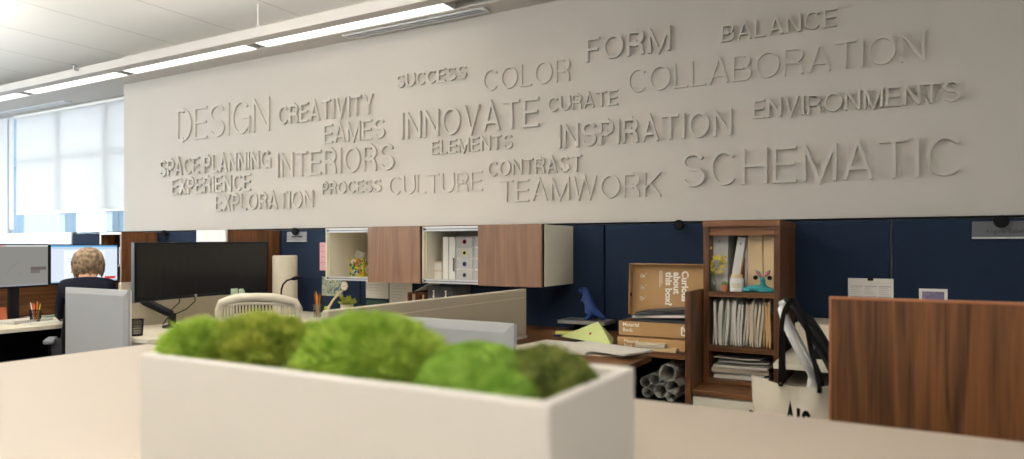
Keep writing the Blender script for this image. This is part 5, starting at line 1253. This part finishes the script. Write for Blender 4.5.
monitor((a.y + b_.y) / 2, math.atan2(b_.y - a.y, b_.x - a.x) - PI / 2, (b_ - a).length, .995, .305, 'lit white monitor in front of the seated person', 'page', -5.61)
b_ = P(47.5, 260, X=-5.62); a = P(-16, 260, X=-5.52)
monitor((a.y + b_.y) / 2, math.atan2(b_.y - a.y, b_.x - a.x) - PI / 2, (b_ - a).length,   .985, .318, 'lit grey monitor showing a drawing, at the left edge of the picture', 'drawing', -5.57)
# things on the left desk
c_ = P(100 * .287 + 6, 314, Z=.751)
t = mesh_cup((-5.36, P(35.5, 300, X=-5.36).y, .751), .036, .085, 'black cup with colourful pens under the lit grey monitor')
pc = Vector((-5.36, P(35.5, 300, X=-5.36).y, .751)); rr = random.Random(2)
for k_, rgb in enumerate([(230, 120, 40), (220, 210, 90), (60, 110, 60), (190, 60, 50), (236, 236, 230), (230, 120, 40)]):
    an = k_ * 1.1; d = Vector((.016 * math.cos(an), .016 * math.sin(an), 0))
    MB().tube([pc + d * .5 + Vector((0, 0, .008)), pc + d * 1.7 + Vector((0, 0, .115 + rr.uniform(0, .02))), pc + d * 1.8 + Vector((0, 0, .128 + rr.uniform(0, .02)))], [.004, .004, .0012], 6).build('pen', mat('pen_%d_%d' % (rgb[0], rgb[1]), rgb, .5), t)
def lay(name, px, py, lx, ly, th_, rz, m_, lb, cat, z=.751):
    c_ = P(px, py, Z=z + th_)
    o = MB().obox((c_.x, c_.y, z + th_ / 2), (lx, ly, th_), rot(rz=rz)).build(name, m_, bevel=.0015); return tag(o, lb, cat)
lay('document', 44, 321.5, .21, .30, .004, .12, M_paper, 'flat white paper at the right end of the left desk, near the person', 'paper')
c_ = P(24, 322, Z=.751)
t = thing('spiral_notebook', 'white spiral notebook lying open-edged on the left desk', 'notebook', (c_.x, c_.y, .752), rz=.15)
B(-.10, -.14, 0, .10, .14, .002).build('back_cover', M_paperg, t, local=True); B(-.098, -.138, .002, .098, .138, .016).build('pages', M_paper, t, local=True); B(-.10, -.14, .016, .10, .14, .018).build('front_cover', M_paper, t, local=True)
mb = MB()
for k_ in range(24): mb.tube([(.10 + .008 * math.cos(q * PI / 5), -.13 + .26 * k_ / 23, .009 + .011 * math.sin(q * PI / 5)) for q in range(11)], .0012, 4, cap=False)
mb.build('spiral', M_dark, t, local=True)
c_ = P(51, 317, Z=.76)
t = MB().tube([(c_.x - .03, c_.y - .09, .762), (c_.x, c_.y, .764), (c_.x + .02, c_.y + .06, .766)], [.006, .006, .002], 8).build('marker_pen', mat('green_marker', (50, 110, 90), .5)); tag(t, 'green marker pen lying on the paper near the person', 'pen')
c_ = P(2, 322, Z=.751)
t = MB().prism([(-.03, 0), (.03, 0), (.004, .10), (-.004, .10)], lambda u, v, d: (c_.x - .06 + u, c_.y - .05 + d, .751 + v), 0, .10).build('tent_card', mat('orange_card', (176, 96, 60), .7), bevel=.001)
tag(t, 'orange-brown folded card at the left edge of the picture, on the left desk', 'card')

# ------------------------------------------------------------------ the seated person, seen from behind
PRZ = math.radians(56)
PL = Vector((-4.86, 2.70, 0))
t = thing('office_chair', 'black office chair under the seated person', 'chair', PL, rz=PRZ)
MB().prism([(.21 * math.copysign(abs(math.cos(a * PI / 16)) ** .6, math.cos(a * PI / 16)), .23 * math.copysign(abs(math.sin(a * PI / 16)) ** .6, math.sin(a * PI / 16))) for a in range(32)], lambda u, v, d: (u, .10 + v, d), .40, .455).build('seat', M_black, t, bevel=.012, local=True)
MB().prism([(-.12, .52), (.12, .52), (.13, .70), (.11, .84), (-.11, .84), (-.13, .70)], lambda u, v, d: (u, -.20 + d + .04 * (1 - (u / .13) ** 2) * -1, v), 0, .04).build('backrest', M_black, t, bevel=.01, local=True)
MB().tube([(0, -.20, .60), (0, -.21, .45), (0, -.05, .39), (0, .1, .39)], .022, 8).build('back_post', M_black, t, local=True)
for s_ in (-1, 1):
    a_ = MB().tube([(s_ * .17, .06, .40), (s_ * .205, .04, .42), (s_ * .21, .02, .64)], .016, 8).build('armrest', M_black, t, local=True)
    MB().obox((s_ * .21, .02, .655), (.06, .22, .03), rot()).build('arm_pad', M_grey, a_, bevel=.01, local=True)
MB().tube([(0, .1, .40), (0, .1, .11)], .026, 12).build('column', M_black, t, local=True)
for k_ in range(5):
    a = 2 * PI * k_ / 5
    l_ = MB().tube([(0, .1, .12), (.28 * math.cos(a), .1 + .28 * math.sin(a), .07)], [.024, .014], 8).build('leg', M_black, t, local=True)
    MB().tube([(.28 * math.cos(a) - .012 * math.sin(a), .1 + .28 * math.sin(a) + .012 * math.cos(a), .03), (.28 * math.cos(a) + .012 * math.sin(a), .1 + .28 * math.sin(a) - .012 * math.cos(a), .03)], .03, 12).build('caster', M_black, l_, local=True)

t = thing('person', 'person with wavy light brown hair in a navy top, seated facing the lit monitor', 'person', (PL.x, PL.y, .46), rz=PRZ)
zo = -.46
M_skin = mat('skin', (208, 160, 132), .55, vary=.03)
def px3(l): return [(p[0], p[1], p[2] + zo, *p[3:]) for p in l]
body = [(0, 0, .56, .130, .100), (0, .0, .72, .11, .085), (0, .02, .90, .120, .085), (0, .03, .995, .085, .06), (0, .06, 1.075, .050), (0, .10, 1.115, .056), (0, .125, 1.165, .070, .082), (0, .12, 1.215, .066, .072),
        (0, .165, 1.095, .030), (0, .205, 1.155, .012, .014), (-.078, .115, 1.155, .012, .018), (.078, .115, 1.155, .012, .018)]
ed = [(0, 1), (1, 2), (2, 3), (3, 4), (4, 5), (5, 6), (6, 7), (5, 8), (6, 9), (6, 10), (6, 11)]
arms = {}
for s_ in (-1, 1):
    n0 = len(body)
    body += [(s_ * .120, .03, .995, .042), (s_ * .152, .11, .80, .038), (s_ * .13, .33, .785, .028), (s_ * .115, .385, .780, .030, .016), (s_ * .11, .425, .778, .034, .013)]
    ed += [(3, n0), (n0, n0 + 1), (n0 + 1, n0 + 2), (n0 + 2, n0 + 3), (n0 + 3, n0 + 4)]
    for f_ in range(4):
        k0 = len(body); fx = s_ * .11 + (f_ - 1.5) * .019; ln_ = [.056, .068, .064, .048][f_ if s_ < 0 else 3 - f_]
        body += [(fx, .445, .779, .0085), (fx * 1.02, .445 + ln_ * .55, .776, .008), (fx * 1.02, .445 + ln_, .764, .0065)]
        ed += [(n0 + 4, k0), (k0, k0 + 1), (k0 + 1, k0 + 2)]
    k0 = len(body); body += [(s_ * .078, .405, .775, .010), (s_ * .068, .435, .766, .0075)]; ed += [(n0 + 3, k0), (k0, k0 + 1)]
    arms[s_] = n0
    l0 = len(body)
    body += [(s_ * .095, .06, .545, .085), (s_ * .115, .44, .52, .060), (s_ * .115, .45, .30, .050), (s_ * .115, .44, .09, .036), (s_ * .12, .56, .045, .034, .028)]
    ed += [(0, l0), (l0, l0 + 1), (l0 + 1, l0 + 2), (l0 + 2, l0 + 3), (l0 + 3, l0 + 4)]
skin_mesh(px3(body), ed).build('body', M_skin, t, smooth=True, local=True)
# navy top, trousers, shoes
M_top = mat('navy_knit', (20, 22, 32), .9, spec=.1, vary=.15, scale=60, bump=.4, bscale=300)
top = [(0, 0, .60, .150, .122), (0, 0, .74, .140, .112), (0, .02, .90, .152, .115), (0, .028, 1.00, .142, .098), (0, .05, 1.058, .074, .066)]
te = [(0, 1), (1, 2), (2, 3), (3, 4)]
for s_ in (-1, 1):
    n0 = len(top); top += [(s_ * .122, .03, 1.005, .066), (s_ * .155, .11, .81, .052), (s_ * .14, .315, .793, .040)]; te += [(3, n0), (n0, n0 + 1), (n0 + 1, n0 + 2)]
skin_mesh(px3(top), te).build('sweater', M_top, t, smooth=True, local=True)
tr = [(0, 0, .56, .150, .122)]; te = []
for s_ in (-1, 1):
    n0 = len(tr); tr += [(s_ * .10, .06, .548, .098), (s_ * .118, .44, .522, .072), (s_ * .118, .45, .30, .062), (s_ * .118, .44, .12, .054)]; te += [(0, n0), (n0, n0 + 1), (n0 + 1, n0 + 2), (n0 + 2, n0 + 3)]
skin_mesh(px3(tr), te).build('trousers', mat('dark_trousers', (34, 34, 40), .9), t, smooth=True, local=True)
for s_ in (-1, 1): skin_mesh(px3([(s_ * .118, .42, .055, .046, .044), (s_ * .12, .52, .042, .048, .036), (s_ * .122, .61, .034, .038, .026)]), [(0, 1), (1, 2)]).build('shoe', M_black, t, smooth=True, local=True)
for s_ in (-1, 1): MB().ball((s_ * .03, .198, 1.17 + zo), .010, 10).build('eye', M_white, t, local=True, smooth=True)
MB().tube([(-.022, .192, 1.118 + zo), (0, .200, 1.117 + zo), (.022, .192, 1.118 + zo)], [.003, .006, .003], 8).build('mouth', mat('lips', (170, 96, 90), .5), t, local=True, smooth=True)
# wavy bob: a cap of hair plus loose wavy locks
m, nt, b = nodes_of('hair_brown'); N = nt.nodes
tc = N.new('ShaderNodeTexCoord'); no = N.new('ShaderNodeTexNoise'); no.inputs['Scale'].default_value = 42
rp = N.new('ShaderNodeValToRGB'); rp.color_ramp.elements[0].position = .36; rp.color_ramp.elements[1].position = .66
rp.color_ramp.elements[0].color = (*lin((80, 61, 45)), 1); rp.color_ramp.elements[1].color = (*lin((166, 138, 108)), 1)
nt.links.new(tc.outputs['Object'], no.inputs['Vector']); nt.links.new(no.outputs['Fac'], rp.inputs[0]); nt.links.new(rp.outputs[0], b.inputs['Base Color'])
b.inputs['Roughness'].default_value = .5
hr = MB(); hc = Vector((0, .108, 1.178 + zo)); rr = random.Random(17)
hr.ball(hc + Vector((0, -.006, .006)), (.080, .088, .088), 20)
for k_ in range(230):
    ph = rr.uniform(math.radians(62), math.radians(478)) if k_ % 7 else rr.uniform(0, 2 * PI)
    front = math.sin(ph) > .55
    end = rr.uniform(-.62, -.10) if not front else rr.uniform(.25, .5)
    jj = rr.random(); pts_, rs_ = [], []; th0 = rr.uniform(1.05, 1.5); n_ = 9; w0, wa = rr.uniform(0, 6), rr.uniform(.10, .32)
    for i in range(n_):
        s_ = i / (n_ - 1); th_ = th0 + (end - th0) * s_; rad = 1.02 + (.04 + .20 * jj) * s_ * (1 + .25 * math.sin(s_ * 9 + w0)) + .03 * rr.random()
        if s_ > .75: rad -= .12 * (s_ - .75) * 4 * rr.uniform(.2, 1)
        p2_ = ph + wa * math.sin(s_ * 8 + w0)
        drop = -.052 * max(0, s_ - .55) / .45
        q = Vector((.080 * rad * math.cos(th_) * math.cos(p2_), .088 * rad * math.cos(th_) * math.sin(p2_), .090 * rad * math.sin(th_) + drop))
        pts_.append(hc + q); rs_.append(.0075 * (1 - .75 * s_ ** 2) + .001)
    hr.tube(pts_, rs_, 5)
hr.build('hair', m, t, smooth=True, local=True)
